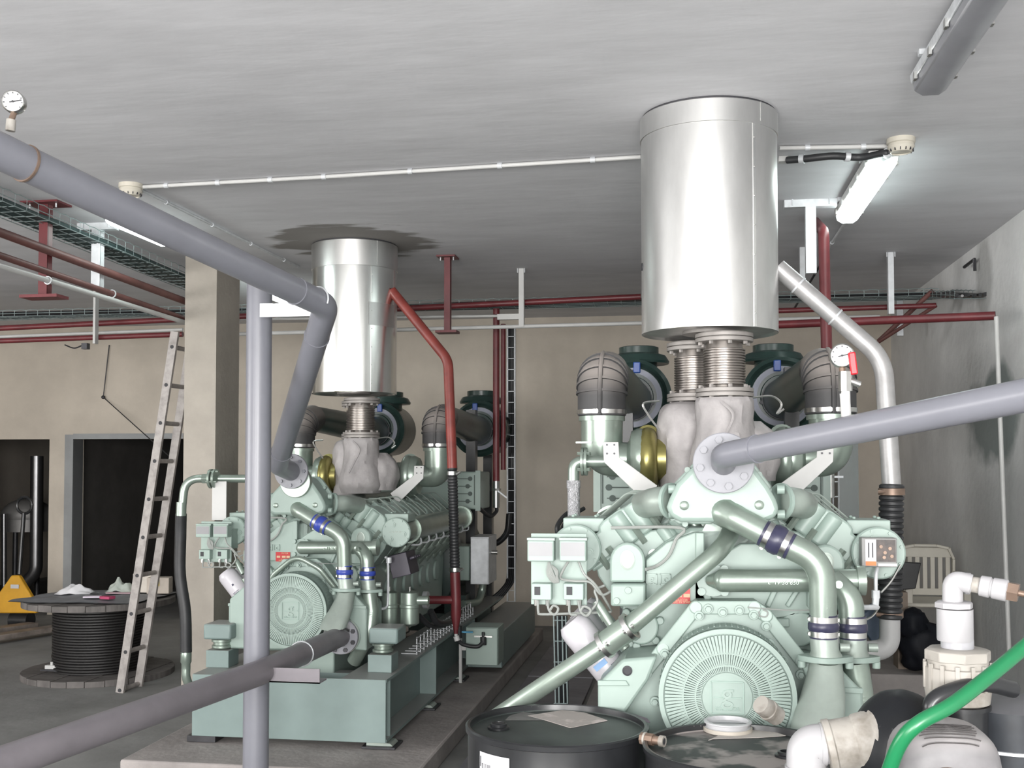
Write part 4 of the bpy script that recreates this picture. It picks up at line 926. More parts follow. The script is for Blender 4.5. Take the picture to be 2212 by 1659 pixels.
# wire basket lying along the frame
mb = MB(); bx0 = fx1-.03
for z in (.02, .06, .10):
    mb.bb((bx0-.003, 6.75, fz1+z), (bx0+.003, 8.6, fz1+z+.006))
for k in range(20): mb.bb((bx0-.003, 6.75+k*.097, fz1), (bx0+.003, 6.756+k*.097, fz1+.11)); mb.bb((bx0-.10, 6.75+k*.097, fz1+.003), (bx0, 6.755+k*.097, fz1+.008))
obj('cable_basket', mb, galv, lf)
rb = MB().bb((fx1-.02, 8.25, .152), (fx1+.26, 10.1, .42)); obj('generator_base', rb, skidp, lf, .006)
# cabinet with battery switch on the frame's side
q0, q1 = P(1005, 1437, 7.78), P(1075, 1357, 7.78)
t = thing('switch_cabinet', 'small pale green cabinet with battery switch and blue lever by frame', 'cabinet', ((q0.x+q1.x)/2, 7.9, q0.z))
obj('body', MB().bb((q0.x, 7.80, q0.z), (q1.x, 8.05, q1.z)), paint, t, .004)
obj('door', MB().bb((q0.x+.004, 7.785, q0.z+.004), (q1.x-.004, 7.80, q1.z-.004)), paint, t, .003)
obj('stand', MB().bb((q0.x-.05, 7.80, .12), (q0.x-.03, 7.83, q1.z)).bb((q0.x-.03, 7.81, q0.z+.1), (q0.x+.02, 7.83, q0.z+.14)), white, t)
sc_ = P(1044, 1375, 7.76); obj('switch', MB().cyl(sc_+V((0, 0, .0)), sc_+V((0, 0, -.06)), .022, n=14).cyl(sc_, sc_+V((0, 0, .03)), .012, n=10), rubber, t)
obj('switch_bracket', MB().box(sc_+V((0, .004, .0)), (.13, .02, .012)), steel, t)
obj('blue_lever', MB().box(P(1005, 1365, 7.74), (.11, .014, .012)), M('light_blue_plastic', (.05, .26, .42), .4), t)
obj('valve', MB().cyl(P(992, 1378, 7.74), P(992, 1352, 7.74), .022, n=12), rubber, t)
obj('cable', MB().tube(crom([P(988, 1380, 7.74), P(1000, 1392, 7.72), P(1030, 1397, 7.72), P(1043, 1388, 7.74)], 5), .014, 10), rubber, t)
# ------------------------------------------------------------------ silver silencers through the ceiling
def silencer(x, y, zb, lab, seams, mat, hole=False, patch=False):
    t = thing('exhaust_silencer', lab, 'silencer', (x, y, zb), 'aluminium clad silencers'); r = .300; zband = zb+.875
    obj('cladding', MB().lathe([(.0, .012), (.285, .012), (.296, .0), (r, .002), (r, zband-zb)], (x, y, zb), ZD, 96, cap=False), mat, t, ang=30)
    obj('top_band', MB().lathe([(r-.002, -.006), (r+.004, -.004), (r+.004, CEIL-zband-.012), (r-.001, CEIL-zband-.008)], (x, y, zband), ZD, 96, cap=False), alumd, t, ang=30)
    obj('ceiling_gap', MB().cyl((x, y, CEIL-.02), (x, y, CEIL+.02), r-.004, n=64), ink, t)
    for a in seams:
        d = V((math.sin(a), -math.cos(a), 0)); tq = V((-d.y, d.x, 0))
        b = MB().box(V((x, y, (zb+zband)/2))+d*(r+.0005), (.012, .004, zband-zb-.01), Matrix.Rotation(math.atan2(d.x, -d.y), 3, 'Z')); o = obj('seam', b, alum, t)
        mb = MB()
        for k in range(7): mb.sph(V((x, y, zb+.06+k*.125))+d*(r+.002), .004, 8, 5)
        obj('rivets', mb, steel, o)
        a2 = a+.13; d = V((math.sin(a2), -math.cos(a2), 0)); obj('seam', MB().box(V((x, y, (zband+CEIL)/2))+d*(r+.004), (.006, .003, CEIL-zband-.02), Matrix.Rotation(a2, 3, 'Z')), alumd, t)
    obj('outlet_neck', MB().cyl((x, y, zb-.0), (x, y, zb+.03), .12, n=24), flangem, t)
    if hole:
        a = R(-78); d = V((math.sin(a), -math.cos(a), 0)); c = V((x, y, zb+.30))+d*(r-.002); obj('sight_hole', MB().cyl(c, c+d*.006, .017, n=16), ink, t)
    if patch:
        mb = MB(); a0, a1 = R(36), R(82)
        vs = []
        for z in (zb+.46, zb+.62):
            for k in range(9):
                a = a0+(a1-a0)*k/8; vs.append(V((x, y, z))+V((math.sin(a), -math.cos(a), 0))*(r+.003))
        mb.add(vs, [(k, k+1, 10+k, 9+k) for k in range(8)]); obj('patch', mb, alumd, t)
    return t
ZB = 2.262
silencer(STX, STY, ZB, 'large silver exhaust cylinder above right engine', (R(38),), alumd, hole=True)
silencer(STX+STD.x, STY+STD.y, ZB+STD.z, 'smaller looking silver exhaust cylinder above left engine', (R(40),), alum, patch=True)
# ------------------------------------------------------------------ condensate pipes beside the engines
sy = STY+STD.y-.06
t = thing('drain_pipe', 'red drain pipe from left silver cylinder down past left engine', 'pipe', P(975, 1340, sy))
obj('upper_tube', MB().tube(fillet([P(846, 628, sy), P(968, 778, sy-.05), P(977, 1012, sy-.12)], .18, 12), .0345, 20), orange, t)
obj('lower_tube', MB().tube([P(983, 1236, sy-.15), P(985, 1300, sy-.15)], .0345, 20).lathe([(.0345, 0), (.0345, .10), (.015, .2), (.014, .22)], P(985, 1298, sy-.15), -ZD, 20), red, t)
def corr(a, b, r, n):
    a, b = V(a), V(b); h = (b-a).length; pr = []
    for k in range(n):
        z = h*k/n; pr += [(r*.9, z), (r*1.04, z+h/n*.25), (r*1.04, z+h/n*.7), (r*.9, z+h/n*.95)]
    return MB().lathe(pr, a, b-a, 20)
obj('flexible_hose', corr(P(977, 1010, sy-.12), P(983, 1238, sy-.15), .033, 34), rubber, t)
for y, o_ in ((1022, -.12), (1230, -.15)): c = P(978 if y < 1100 else 983, y, sy+o_); obj('hose_clamp', MB().ring(c-ZD*.012, c+ZD*.012, .040, .033, 22).cyl(c+V((.03, -.03, -.01)), c+V((.06, -.03, .01)), .008, n=8), steel, t)
obj('branch', MB().cyl(P(924, 1296, sy-.15), P(985, 1296, sy-.15), .028, n=18), red, t)
obj('branch_flange', MB().cyl(P(919, 1296, sy-.15), P(925, 1296, sy-.15), .058, n=24).cyl(P(915, 1296, sy-.15), P(919, 1296, sy-.15), .058, n=24), galv, t)
obj('tap', MB().cyl(P(985, 1352, sy-.15), P(985, 1374, sy-.15), .012, n=10).cyl(P(985, 1374, sy-.15), P(988, 1384, sy-.15), .02, n=10), white, t)
sy = STY+.02
t = thing('drain_pipe', 'silver drain pipe from right silver cylinder down behind the right grey pipe', 'pipe', P(1922, 1400, sy))
obj('upper_tube', MB().tube(fillet([P(1680, 578, sy), P(1908, 775, sy-.03), P(1926, 1050, sy-.08)], .22, 14), .0395, 22), M('aluminium_paint', (.40, .395, .395), .4, .4, .1, 18), t)
d0 = (P(1908, 775, sy)-P(1680, 578, sy)); 
for f in (.2, .55): 
    c = P(1680, 578, sy)+(P(1908, 775, sy-.03)-P(1680, 578, sy))*f; obj('weld', clampring(c, d0, .0395), galv, t)
obj('flexible_hose', corr(P(1926, 1046, sy-.08), P(1922, 1338, sy-.1), .05, 24), rubber, t)
for y in (1062, 1326): c = P(1926 if y < 1100 else 1922, y, sy-.09); obj('hose_clamp', MB().ring(c-ZD*.014, c+ZD*.014, .055, .045, 22).cyl(c+V((-.06, -.03, 0)), c+V((-.02, -.04, 0)), .008, n=8), brass, t)
obj('lower_elbow', MB().tube(fillet([P(1922, 1330, sy-.1), P(1922, 1402, sy-.1), P(1862, 1408, sy-.12)], .09, 9), .043, 20), M('grey_pvc', (.36, .36, .36), .5, 0, .05, 6), t)
def PXp(px, py, X):
    d = ray(px, py); return CAMP+d*(X/d.x)
# ------------------------------------------------------------------ hangers, trays and service pipes at the back
def hanger(px, py0, py1, w, mat, lab, top=0, bot=0, bolts=True, flat=False):
    a = PZ(px, py0, CEIL); b = P(px, py1, a.y)
    t = thing('pipe_hanger', lab, 'hanger', (a.x, a.y, b.z))
    mb = MB().bb((a.x-w/2, a.y-.004, b.z), (a.x+w/2, a.y+.004, CEIL)).bb((a.x-w/2, a.y, b.z), (a.x-w/2+.006, a.y+.05, CEIL)).bb((a.x+w/2-.006, a.y, b.z), (a.x+w/2, a.y+.05, CEIL))
    obj('channel', mb, mat, t)
    if top and flat: obj('top_plate', MB().bb((a.x-top/2, a.y-.06, CEIL-.012), (a.x+top/2, a.y+.10, CEIL-.001)), mat, t)
    elif top: obj('top_plate', MB().bb((a.x-top/2, a.y-.006, CEIL-.045), (a.x+top/2, a.y+.05, CEIL-.001)), mat, t)
    if bot: obj('foot_plate', MB().bb((a.x-bot/2, a.y-.05, b.z-.012), (a.x+bot/2, a.y+.08, b.z+.006)), mat, t)
    if bolts:
        for s in (-.35, .35): obj('anchor', MB().cyl((a.x+s*(top or .08), a.y-.010, CEIL-.035), (a.x+s*(top or .08), a.y-.010, CEIL), .005, n=6), galv, t)
    return t
hanger(95, 437, 640, .055, red, 'red ceiling hanger at far upper left with plates at both ends', .24, .24, True, True)
hanger(208, 481, 622, .06, galv, 'white ceiling hanger with wide top plate behind the sloping grey pipe', .26, .05)
hanger(205, 600, 742, .02, white, 'thin white hanger rod at the back above left doorways', 0, 0, False)
hanger(966, 553, 716, .045, red, 'red ceiling hanger between the two silver cylinders', .14, .16, True, True)
h_ = hanger(1126, 580, 706, .04, white, 'slim white ceiling hanger with side arm between silver cylinders', .0, 0)
c = P(1100, 684, 8.6); obj('arm', MB().bb((P(1074, 684, 8.6).x, c.y, c.z-.022), (P(1128, 684, 8.6).x, c.y+.04, c.z+.022)), white, h_)
hanger(1751, 430, 590, .06, galv, 'galvanized T shaped hanger right of the big silver cylinder', .30, 0)
hanger(1733, 534, 606, .035, galv, 'short galvanized hanger just behind the T shaped hanger', 0, 0, False)
hanger(1924, 545, 678, .04, galv, 'galvanized hanger in front of the right wall corner', .0, 0)
b = MB().bb(P(1938, 725, 9.6), P(1948, 637, 9.65)); o = obj('wall_strut', b, galv); tag(o, 'short galvanized strut behind the red pipes at right', 'strut')
def tray(path, wdt, lab, ncab, cabm, depth=.07):
    t = thing('cable_tray', lab, 'tray', path[0]); path = [V(p) for p in path]
    basket = MB(); dirs = []
    for i in range(len(path)-1):
        a, b = path[i], path[i+1]; d = (b-a).normalized(); s = d.cross(ZD).normalized(); u = s.cross(d); n = int((b-a).length/.11)
        for k, (x, z) in enumerate([(-.5, 1), (-.5, .5), (-.5, 0), (-.17, 0), (.17, 0), (.5, 0), (.5, .5), (.5, 1)]):
            w_ = [a+d*((b-a).length*j/(n*2))+s*(x*wdt)+u*(z*depth+.006*(j % 2)) for j in range(n*2+1)] if abs(x) == .5 and z == 1 else [a+s*(x*wdt)+u*(z*depth), b+s*(x*wdt)+u*(z*depth)]
            basket.tube(w_, .003, 4)
        for k in range(n+1):
            p = a+d*((b-a).length*k/max(n, 1)); basket.tube([p-s*wdt/2+u*depth, p-s*wdt/2, p+s*wdt/2, p+s*wdt/2+u*depth], .0022, 4)
    obj('wire_basket', basket, M('tray_zinc', (.28, .34, .34), .5, .3, .1, 9), t)
    for k in range(ncab):
        pts = []
        for i in range(len(path)-1):
            a, b = path[i], path[i+1]; d = (b-a).normalized(); s = d.cross(ZD).normalized(); u = s.cross(d)
            for j in range(7):
                if i and j == 0: continue
                f = j/6; pts.append(a+(b-a)*f+s*(wdt*(-.40+.8*k/max(1, ncab-1)+random.uniform(-.06, .06)))+u*(.010+random.uniform(0, .02)))
        obj('cable', MB().tube(crom(pts, 3), random.uniform(.009, .015), 7), cabm, t)
    return t
cgreen = M('dark_green_cable', (.03, .055, .055), .5, 0, .3, 5)
TX = -3.92; TY = 8.75
zt_ = P(200, 525, 6.9).z
ta = P(-60, 440, 4.15); 
q0_, q1_ = PXp(0, 440, -3.80), PXp(388, 600, -3.80); q2_ = (q1_-q0_)/(q1_.y-q0_.y)
tray([q0_-q2_*.6+V((0, 0, -.03)), q1_+q2_*.4+V((0, 0, -.03))], .24, 'wire cable tray full of dark cables along the upper left', 26, cgreen)
tzb = P(1200, 655, TY).z
tray([V((-8.2, TY+.15, tzb)), V((P(2030, 612, TY).x, TY+.15, tzb)), PXp(2098, 645, XR-.10)], .22, 'long wire cable tray crossing the room at the back', 10, blackp, .05)
def pipe(pts, r, mat, lab, rad=.06, cat='pipe', cl=(), nm='service_pipe'):
    t = thing(nm, lab, cat, pts[0]); pp = fillet(pts, rad) if len(pts) > 2 else pts
    obj('tube', MB().tube(pp, r, 12), mat, t)
    d = (V(pts[1])-V(pts[0])); 
    for f in cl: c = V(pts[0])+d*f; obj('coupling', clampring(c, d, r+.004), galv, t)
    return t
def ypipe(pxa, pya, pxb, pyb, X, r, mat, lab, cl=()):
    a, b = PXp(pxa, pya, X), PXp(pxb, pyb, X); s = (b-a)/(b.y-a.y); return pipe([a-s*.8, b+s*.5], r, mat, lab, cl=cl)
ypipe(0, 502, 392, 648, -3.69, .026, rust, 'rusty red pipe along upper left, uppermost below the cable tray')
ypipe(0, 552, 392, 686, -3.70, .020, rust, 'rusty red pipe along upper left, middle of three below tray', (.57,))
ypipe(0, 574, 392, 694, -3.68, .017, white, 'white pipe along upper left below the two red pipes', (.36,))
def xpipe(pa, pb, Y, r, mat, lab, Yb=None): return pipe([P(*pa, Y), P(*pb, Yb or Y)], r, mat, lab)
xpipe((-40, 711), (1384, 641), 8.7, .024, red, 'dark red pipe crossing the back below the long tray')
xpipe((-40, 738), (395, 722), 8.55, .022, red, 'dark red pipe above doorways at left, lower of two')
xpipe((-40, 729), (395, 712), 8.8, .014, white, 'white conduit behind lower red pipe above left doorways')
xpipe((505, 722), (1900, 684), 8.62, .016, white, 'long white conduit across back wall top between engines')
xpipe((505, 690), (1100, 682), 8.9, .012, white, 'thin white conduit above the long one at the back')
xpipe((1640, 703), (2150, 682), 7.6, .027, red, 'thick dark red pipe ending at right wall', 7.1)
xpipe((1660, 672), (2022, 660), 8.6, .020, red, 'thin dark red pipe at back right above the thick one', 8.5)
xpipe((2015, 628), (1898, 737), 8.6, .018, rust, 'brown diagonal brace pipe at right corner, upper one', 8.9); xpipe((2022, 660), (1888, 745), 8.5, .014, rust, 'brown diagonal brace pipe at right corner, lower one', 8.9)
xpipe((1815, 500), (1715, 668), 8.0, .009, darkst, 'thin dark rod running back from lit right fluorescent light', 9.4)
pipe([P(2152, 684, 7.08), P(2180, 1420, 7.05)], .014, white, 'white conduit running down the right wall')
Yg = 9.0
pipe([P(1072, 657, Yg), P(1072, 1040, Yg)], .028, red, 'dark red vertical gas pipe behind left engine, left of a pair', cl=())
pipe([P(1087, 700, Yg+.15), P(1087, 1015, Yg+.15)], .022, red, 'dark red vertical pipe behind left engine, right of a pair')
t = pipe([P(1781, 1018, 6.6)+V((.03, 0, 0)), P(1779, 500, 6.6), P(1752, 470, 7.4)], .032, red, 'tall dark red vertical pipe right of big silver cylinder')
v = P(1072, 1060, Yg); t = thing('gas_valve', 'small valve set under the vertical red gas pipes', 'valve', v)
obj('body', MB().cyl(v+V((0, 0, .08)), v+V((0, 0, -.14)), .03, n=10).cyl(v+V((0, 0, .02)), v+V((0, 0, -.0)), .04, n=8), steel, t); obj('lever', MB().bar(v+V((.02, -.04, 0)), v+V((.10, -.04, -.06)), .012, .012), galv, t)
obj('hose', MB().tube(crom([v+V((0, 0, -.13)), P(1072, 1105, Yg), P(1058, 1115, Yg-.1), P(1035, 1098, Yg-.3)]), .016, 8), rubber, t)
v = P(1793, 1030, 6.6); t = thing('gas_valve', 'small valve under the tall red pipe at right', 'valve', v)
obj('body', MB().cyl(v+V((0, 0, .04)), v+V((0, 0, -.12)), .026, n=10), steel, t); obj('lever', MB().bar(v+V((.02, -.03, 0)), v+V((.07, -.03, 0)), .012, .012), galv, t)
# ladder tray down behind the left engine
t = thing('riser_tray', 'black cable ladder coming down back wall right of left engine', 'tray', P(1103, 1300, 9.9))
x0, x1 = P(1096, 900, 9.9).x, P(1112, 900, 9.9).x; zb_, zt2 = P(1103, 1300, 9.9).z, P(1103, 704, 9.9).z; mb = MB()
for x in (x0, x1): mb.bb((x-.006, 9.9, zb_), (x+.006, 9.93, zt2))
for k in range(26): z = zb_+(zt2-zb_)*k/25; mb.bb((x0, 9.9, z), (x1, 9.906, z+.006))
obj('tray_rails', mb, galv, t)
for k in range(4):
    x = x0+(x1-x0)*(k+.5)/4
    obj('cable', MB().tube(crom([V((x, 9.93, zt2)), V((x, 9.93, (zt2+zb_)/2)), V((x, 9.93, zb_+.35)), V((x-.05, 9.88, zb_+.12)), V((x-.30, 9.85, zb_-.02-.02*k)), V((x-.75, 9.8, zb_-.0-.03*k))], 5), .015, 8), blackp, t)
obj('cable', MB().tube(crom([P(1100, 1110, 9.88), P(1095, 1150, 9.85), P(1075, 1172, 9.8), P(1058, 1172, 9.75)], 5), .028, 10), blackp, t)
t = thing('riser_tray', 'zinc wire ladder tray standing left of right engine', 'tray', P(1218, 1520, 5.6)); mb = MB()
for px in (1196, 1204, 1214, 1222): mb.tube([P(px, 1330, 5.6), P(px+4, 1520, 5.6)], .0035, 5)
for k in range(5): mb.tube([P(1196, 1340+k*45, 5.6), P(1224, 1340+k*45, 5.6)], .003, 5)
obj('tray_rails', mb, MATS['tray_zinc'], t); obj('cable', MB().tube([P(1218, 1330, 5.63), P(1221, 1525, 5.63)], .018, 8), blackp, t); obj('cable', MB().tube([P(1209, 1330, 5.63), P(1211, 1525, 5.63)], .022, 8), blackp, t)
t = thing('riser_tray', 'zinc wire ladder tray beside the tall red pipe at right', 'tray', P(1806, 1140, 6.8)); mb = MB()
for px in (1799, 1811): mb.tube([P(px, 930, 6.8), P(px+2, 1575, 6.8)], .005, 5)
for k in range(20): mb.tube([P(1799, 945+k*32, 6.8), P(1812, 945+k*32, 6.8)], .004, 5)
obj('tray_rails', mb, galv, t); dkb = MB().bb(P(1815, 1575, 7.0), P(1838, 960, 7.3)); obj('cable_duct', dkb, filt, t)
# wall details : stay wire, dark clip, wall bracket at right
w0 = [P(236, 745, YB-.02), P(223, 858, YB-.03), P(368, 988, YB-.3)]
o = obj('wall_wire', MB().tube(w0, .006, 6).sph(w0[1], .022, 10, 8), darkst); tag(o, 'thin kinked wire hanging on the wall above right doorway', 'wire')
o = obj('wall_clip', MB().box(P(185, 748, 8.6), (.05, .05, .05)).tube(crom([P(178, 746, 8.6), P(160, 752, 8.6), P(140, 745, 8.6)]), .006, 6), darkst); tag(o, 'small black clip under the lower red pipe above doorways', 'clip')
o = obj('wall_lug', MB().tube([P(2083, 577, 8.3), P(2105, 560, 8.1), P(2106, 585, 8.1)], .012, 6), darkst); tag(o, 'small black bracket high on the right wall near corner', 'bracket')
# ------------------------------------------------------------------ left side : ladder, cable drum, pallet truck, things in the store
wornal = M('worn_aluminium', (.36, .335, .32), .55, .25, .0, 14, col2=(.20, .185, .175), lo=.42, hi=.75)
t = thing('ladder', 'worn aluminium ladder leaning against the cream column', 'ladder', PZ(258, 1497, 0))
f0 = PZ(258, 1497, 0); top = P(377, 716, f0.y); rv = V((.015, .25, 0)); up = (top-f0); ln = up.length; ud = up.normalized(); sv = rv.normalized(); nv_ = ud.cross(sv).normalized()
for k in range(2):
    a = f0+rv*k; b = a+ud*ln; sd = 1 if k == 0 else -1
    mb = MB()
    mat3 = Matrix((nv_, ud, nv_.cross(ud))).transposed(); mid = (a+b)/2
    mb.box(mid, (.062, ln, .006), mat3)
    for s in (-1, 1): mb.box(mid+nv_*(.029*s)+nv_.cross(ud)*(.010*(1 if nv_.cross(ud).dot(rv) > 0 else -1)), (.005, ln, .022), mat3)
    obj('rail', mb, wornal, t)
for k in range(10):
    c = f0+ud*(.02+.285*k)
    if (c-f0).length > ln: break
    obj('rung', MB().cyl(c, c+rv, .017, n=10), wornal, t)
    mb = MB().cyl(c-sv*.006, c-sv*.003, .014, n=10); obj('rung_hole', mb, ink, t)
sc0 = PZ(214, 1433, .085); sp = thing('cable_drum', 'large wooden cable drum wound with black cable beside ladder', 'drum', (sc0.x, sc0.y, 0))
SR = .585; ztop = P(214, 1289, sc0.y).z
for nm, z in (('flange_board', .0), ('flange_board', ztop-.054)):
    nb = 9
    for k in range(nb):
        x0 = -SR+2*SR*k/nb; x1 = x0+2*SR/nb-.004; pts = []
        xs_ = [x0+(x1-x0)*j/4 for j in range(5)]
        up_ = [(x, math.sqrt(max(SR*SR-x*x, .0004))) for x in xs_]; pts = [V((sc0.x+x, sc0.y+y, z+.012*(k % 2)*0)) for x, y in up_]+[V((sc0.x+x, sc0.y-y, z)) for x, y in reversed(up_)]
        obj(nm, MB().prism(pts, (0, 0, .046+.005*(k % 2))), wood, sp, .003)
pr = []
h = ztop-.054-.05; nt_ = 24
for k in range(nt_):
    z = h*k/nt_; rr = .352+.008*noise.noise(V((k*.7, 0, 0))); pr += [(rr-.007, z), (rr+.003, z+h/nt_*.25), (rr+.003, z+h/nt_*.75), (rr-.007, z+h/nt_)]
obj('cable_winding', MB().lathe(pr, (sc0.x, sc0.y, .050), ZD, 40), M('black_cable_winding', (.014, .013, .013), .55, 0, .3, 10, stretch=(1, 1, 8)), sp)
def cloth(c, rx, ry, h, seed, nx=16, amp=.5):
    mb = MB(); vs = []
    for j in range(nx+1):
        for i in range(nx+1):
            u, v_ = i/nx*2-1, j/nx*2-1; rr = math.sqrt(u*u+v_*v_); f = noise.noise(V((u*2.2, v_*2.2, seed)))
            z = max(0, (1-rr*rr*.8))*h*max(.05, .6+amp*f)+.007; vs.append(V(c)+V((u*rx*(1+.15*f), v_*ry*(1+.15*noise.noise(V((u, v_, seed+4)))), z)))
    n = nx+1; mb.add(vs, [(j*n+i, j*n+i+1, (j+1)*n+i+1, (j+1)*n+i) for j in range(nx) for i in range(nx)])
    vs2 = [v-V((0, 0, .004)) for v in vs]; return mb.add(vs2, [(j*n+i, (j+1)*n+i, (j+1)*n+i+1, j*n+i+1) for j in range(nx) for i in range(nx)])
zt3 = ztop-.0015
def on(px, py, z=None): return PZ(px, py, zt3 if z is None else z)
o = obj('tarp', cloth((sc0.x-.02, sc0.y-.02, zt3), .50, .40, .012, 2.2, 22, 2.5), M('grey_blue_tarp', (.17, .18, .20), .5, 0, .2, 8)); tag(o, 'grey plastic sheet spread over top of cable drum', 'sheet')
zt3 += .02
o = obj('white_cloth', cloth(on(165, 1283), .14, .10, .105, 5.1, 18, .6), M('white_cloth', (.62, .62, .64), .8, 0, .05, 8)); tag(o, 'crumpled white cloth on top of the cable drum', 'cloth')
c = on(262, 1279); o = obj('paper_bag', cloth(c, .11, .08, .13, 9.3, 14, .55), M('pale_green_bag', (.40, .44, .40), .6)); tag(o, 'pale green plastic bag at the back of cable drum top', 'bag')
c = on(292, 1279); o = obj('carton', MB().box(c+V((.07, .03, .075)), (.16, .10, .15)), M('white_carton', (.58, .54, .48), .7)); tag(o, 'open white carton on cable drum top behind ladder', 'box')
c = on(340, 1281); o = obj('parcel', MB().box(c+V((.02, .0, .065)), (.18, .12, .13), Matrix.Rotation(.2, 3, 'Z')), M('beige_parcel', (.52, .46, .40), .7), bevel=.006); tag(o, 'beige parcel with yellow tag on cable drum top', 'box')
y_ = MB().box(c+V((.01, -.065, .09)), (.07, .006, .05), Matrix.Rotation(.2, 3, 'Z')); yo = bpy.data.objects.new('yellow_tag', None)
bpy.data.objects.remove(yo); obj('yellow_tag', y_, M('yellow_tag', (.65, .50, .02), .5), o)
c = on(200, 1291); o = obj('leaflet', MB().box(c+V((0, 0, .008)), (.13, .08, .012), Matrix.Rotation(.3, 3, 'Z')), M('mauve_paper', (.50, .45, .52), .6)); tag(o, 'pale mauve folded leaflet on front of cable drum top', 'paper')
c = on(232, 1294); o = obj('packet', MB().box(c+V((.0, 0, .012)), (.10, .07, .022), Matrix.Rotation(-.3, 3, 'Z')), M('pink_packet', (.38, .05, .12), .5), bevel=.004); tag(o, 'dark pink packet at the front of cable drum top', 'packet')
c = on(250, 1282); o = obj('leaflet', MB().box(c+V((.03, 0, .006)), (.20, .06, .008), Matrix.Rotation(.12, 3, 'Z')), M('pink_paper', (.46, .32, .35), .6)); tag(o, 'long dusty pink paper across cable drum top', 'paper')
c = PZ(112, 1449, .064); t = thing('lamp_holder', 'small white plastic part on black strip on lower drum board', 'fitting', c)
obj('body', MB().box(c+V((0, 0, .03)), (.10, .04, .03)).cyl(c+V((0, 0, .04)), c+V((0, 0, .07)), .012), white, t, .003); obj('strip', MB().box(c+V((.02, -.02, .007)), (.22, .03, .012), Matrix.Rotation(-.15, 3, 'Z')), ink, t)
# pallet truck
yj = 10.35; t = thing('pallet_truck', 'yellow pallet truck by the far left doorway', 'truck', P(30, 1345, yj))
pts = [P(-22, 1325, yj), P(78, 1325, yj), P(80, 1310, yj), P(40, 1243, yj), P(24, 1243, yj), P(-24, 1310, yj)]
obj('battery_frame', MB().prism(pts, (0, .06, 0)), yellow, t, .012); lo = P(32, 1267, yj-.006); obj('sticker', MB().box(lo, (.09, .006, .04)), label, t)
g = MB()
for s in (-.2, .22): g.box((pts[0].x+.38+s+.12, yj-.45, .06), (.16, 1.0, .05), Matrix.Rotation(-.35, 3, 'Z'))
obj('forks', g, M('worn_fork_steel', (.22, .19, .17), .6, .2, .3, 8), t, .006)
jx = P(42, 1240, yj+.05); obj('handle', MB().tube([jx, jx+V((.0, .06, .62))], .022, 10).tube([jx+V((.085*math.cos(a), .07, .70+.085*math.sin(a))) for a in [2*math.pi*k/16 for k in range(17)]], .016, 8), blackp, t); obj('wheel', MB().cyl((jx.x-.1, yj+.1, .09), (jx.x+.1, yj+.1, .09), .09, n=18), blackp, t)
# plant seen in the dark store
ys = 12.6
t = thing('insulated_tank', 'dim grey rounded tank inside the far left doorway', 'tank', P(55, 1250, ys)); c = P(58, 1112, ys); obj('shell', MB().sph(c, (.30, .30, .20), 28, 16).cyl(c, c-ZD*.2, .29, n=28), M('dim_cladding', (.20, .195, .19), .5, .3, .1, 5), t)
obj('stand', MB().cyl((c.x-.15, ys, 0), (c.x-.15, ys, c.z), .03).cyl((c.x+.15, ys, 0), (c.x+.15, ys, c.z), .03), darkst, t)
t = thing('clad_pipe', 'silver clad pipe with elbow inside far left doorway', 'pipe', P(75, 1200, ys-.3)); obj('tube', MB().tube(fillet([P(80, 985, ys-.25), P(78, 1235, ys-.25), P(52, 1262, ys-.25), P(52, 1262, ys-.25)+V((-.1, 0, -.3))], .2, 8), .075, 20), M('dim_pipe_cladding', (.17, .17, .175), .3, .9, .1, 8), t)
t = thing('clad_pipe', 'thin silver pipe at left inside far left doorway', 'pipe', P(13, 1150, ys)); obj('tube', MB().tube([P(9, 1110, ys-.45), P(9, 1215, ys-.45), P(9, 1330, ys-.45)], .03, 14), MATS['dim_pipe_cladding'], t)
t = thing('store_rack', 'dark rack of pipes inside the second doorway', 'rack', P(260, 1200, 14.5)); 
for k in range(4): z = .5+.5*k; obj('shelf_rail', MB().bb((o2a+.25, 14.4, z), (o2b+.3, 14.5, z+.05)), darkst, t)
for x in (o2a+.3, o2b+.2): obj('upright', MB().bb((x, 14.4, 0), (x+.06, 14.5, 2.2)), darkst, t)
obj('pipe', MB().cyl((o2a+.25, 14.3, 1.6), (o2b+.3, 14.3, 1.63), .05), galv, t); obj('sheet', MB().box(P(235, 965, 13.5), (.5, .02, .06), Matrix.Rotation(.15, 3, 'Y')), galv, t)
# ------------------------------------------------------------------ right corner : chair, bag, case
chm = M('cream_plastic', (.56, .53, .46), .45, 0, .05, 6)
cb0 = P(1998, 1230, 8.75); t = thing('plastic_chair', 'cream plastic garden chair with slatted back in the right corner', 'chair', (cb0.x, cb0.y, .25)); cx, cy = cb0.x, 8.55
bz0, bz1 = .70, P(1998, 1178, 8.75).z
mb = MB(); pts = [(-.20, bz0), (-.205, bz1-.1), (-.17, bz1-.02), (-.08, bz1), (.08, bz1), (.17, bz1-.02), (.205, bz1-.1), (.20, bz0)]
for k in range(len(pts)-1): mb.bar((cx+pts[k][0], 8.75, pts[k][1]), (cx+pts[k+1][0], 8.75, pts[k+1][1]), .02, .05, YD)
mb.bb((cx-.19, 8.745, bz1-.09), (cx+.19, 8.76, bz1-.015)); mb.bb((cx-.2, 8.745, bz0), (cx+.2, 8.76, bz0+.05)); br = obj('back_frame', mb, chm, t, .004)
for k in range(7): x = cx-.165+.055*k; obj('back_slat', MB().bb((x-.016, 8.746, bz0+.03), (x+.016, 8.758, bz1-.06)), chm, t, .002)
obj('seat', MB().bb((cx-.22, 8.3, .66), (cx+.22, 8.76, .69)), chm, t, .01)
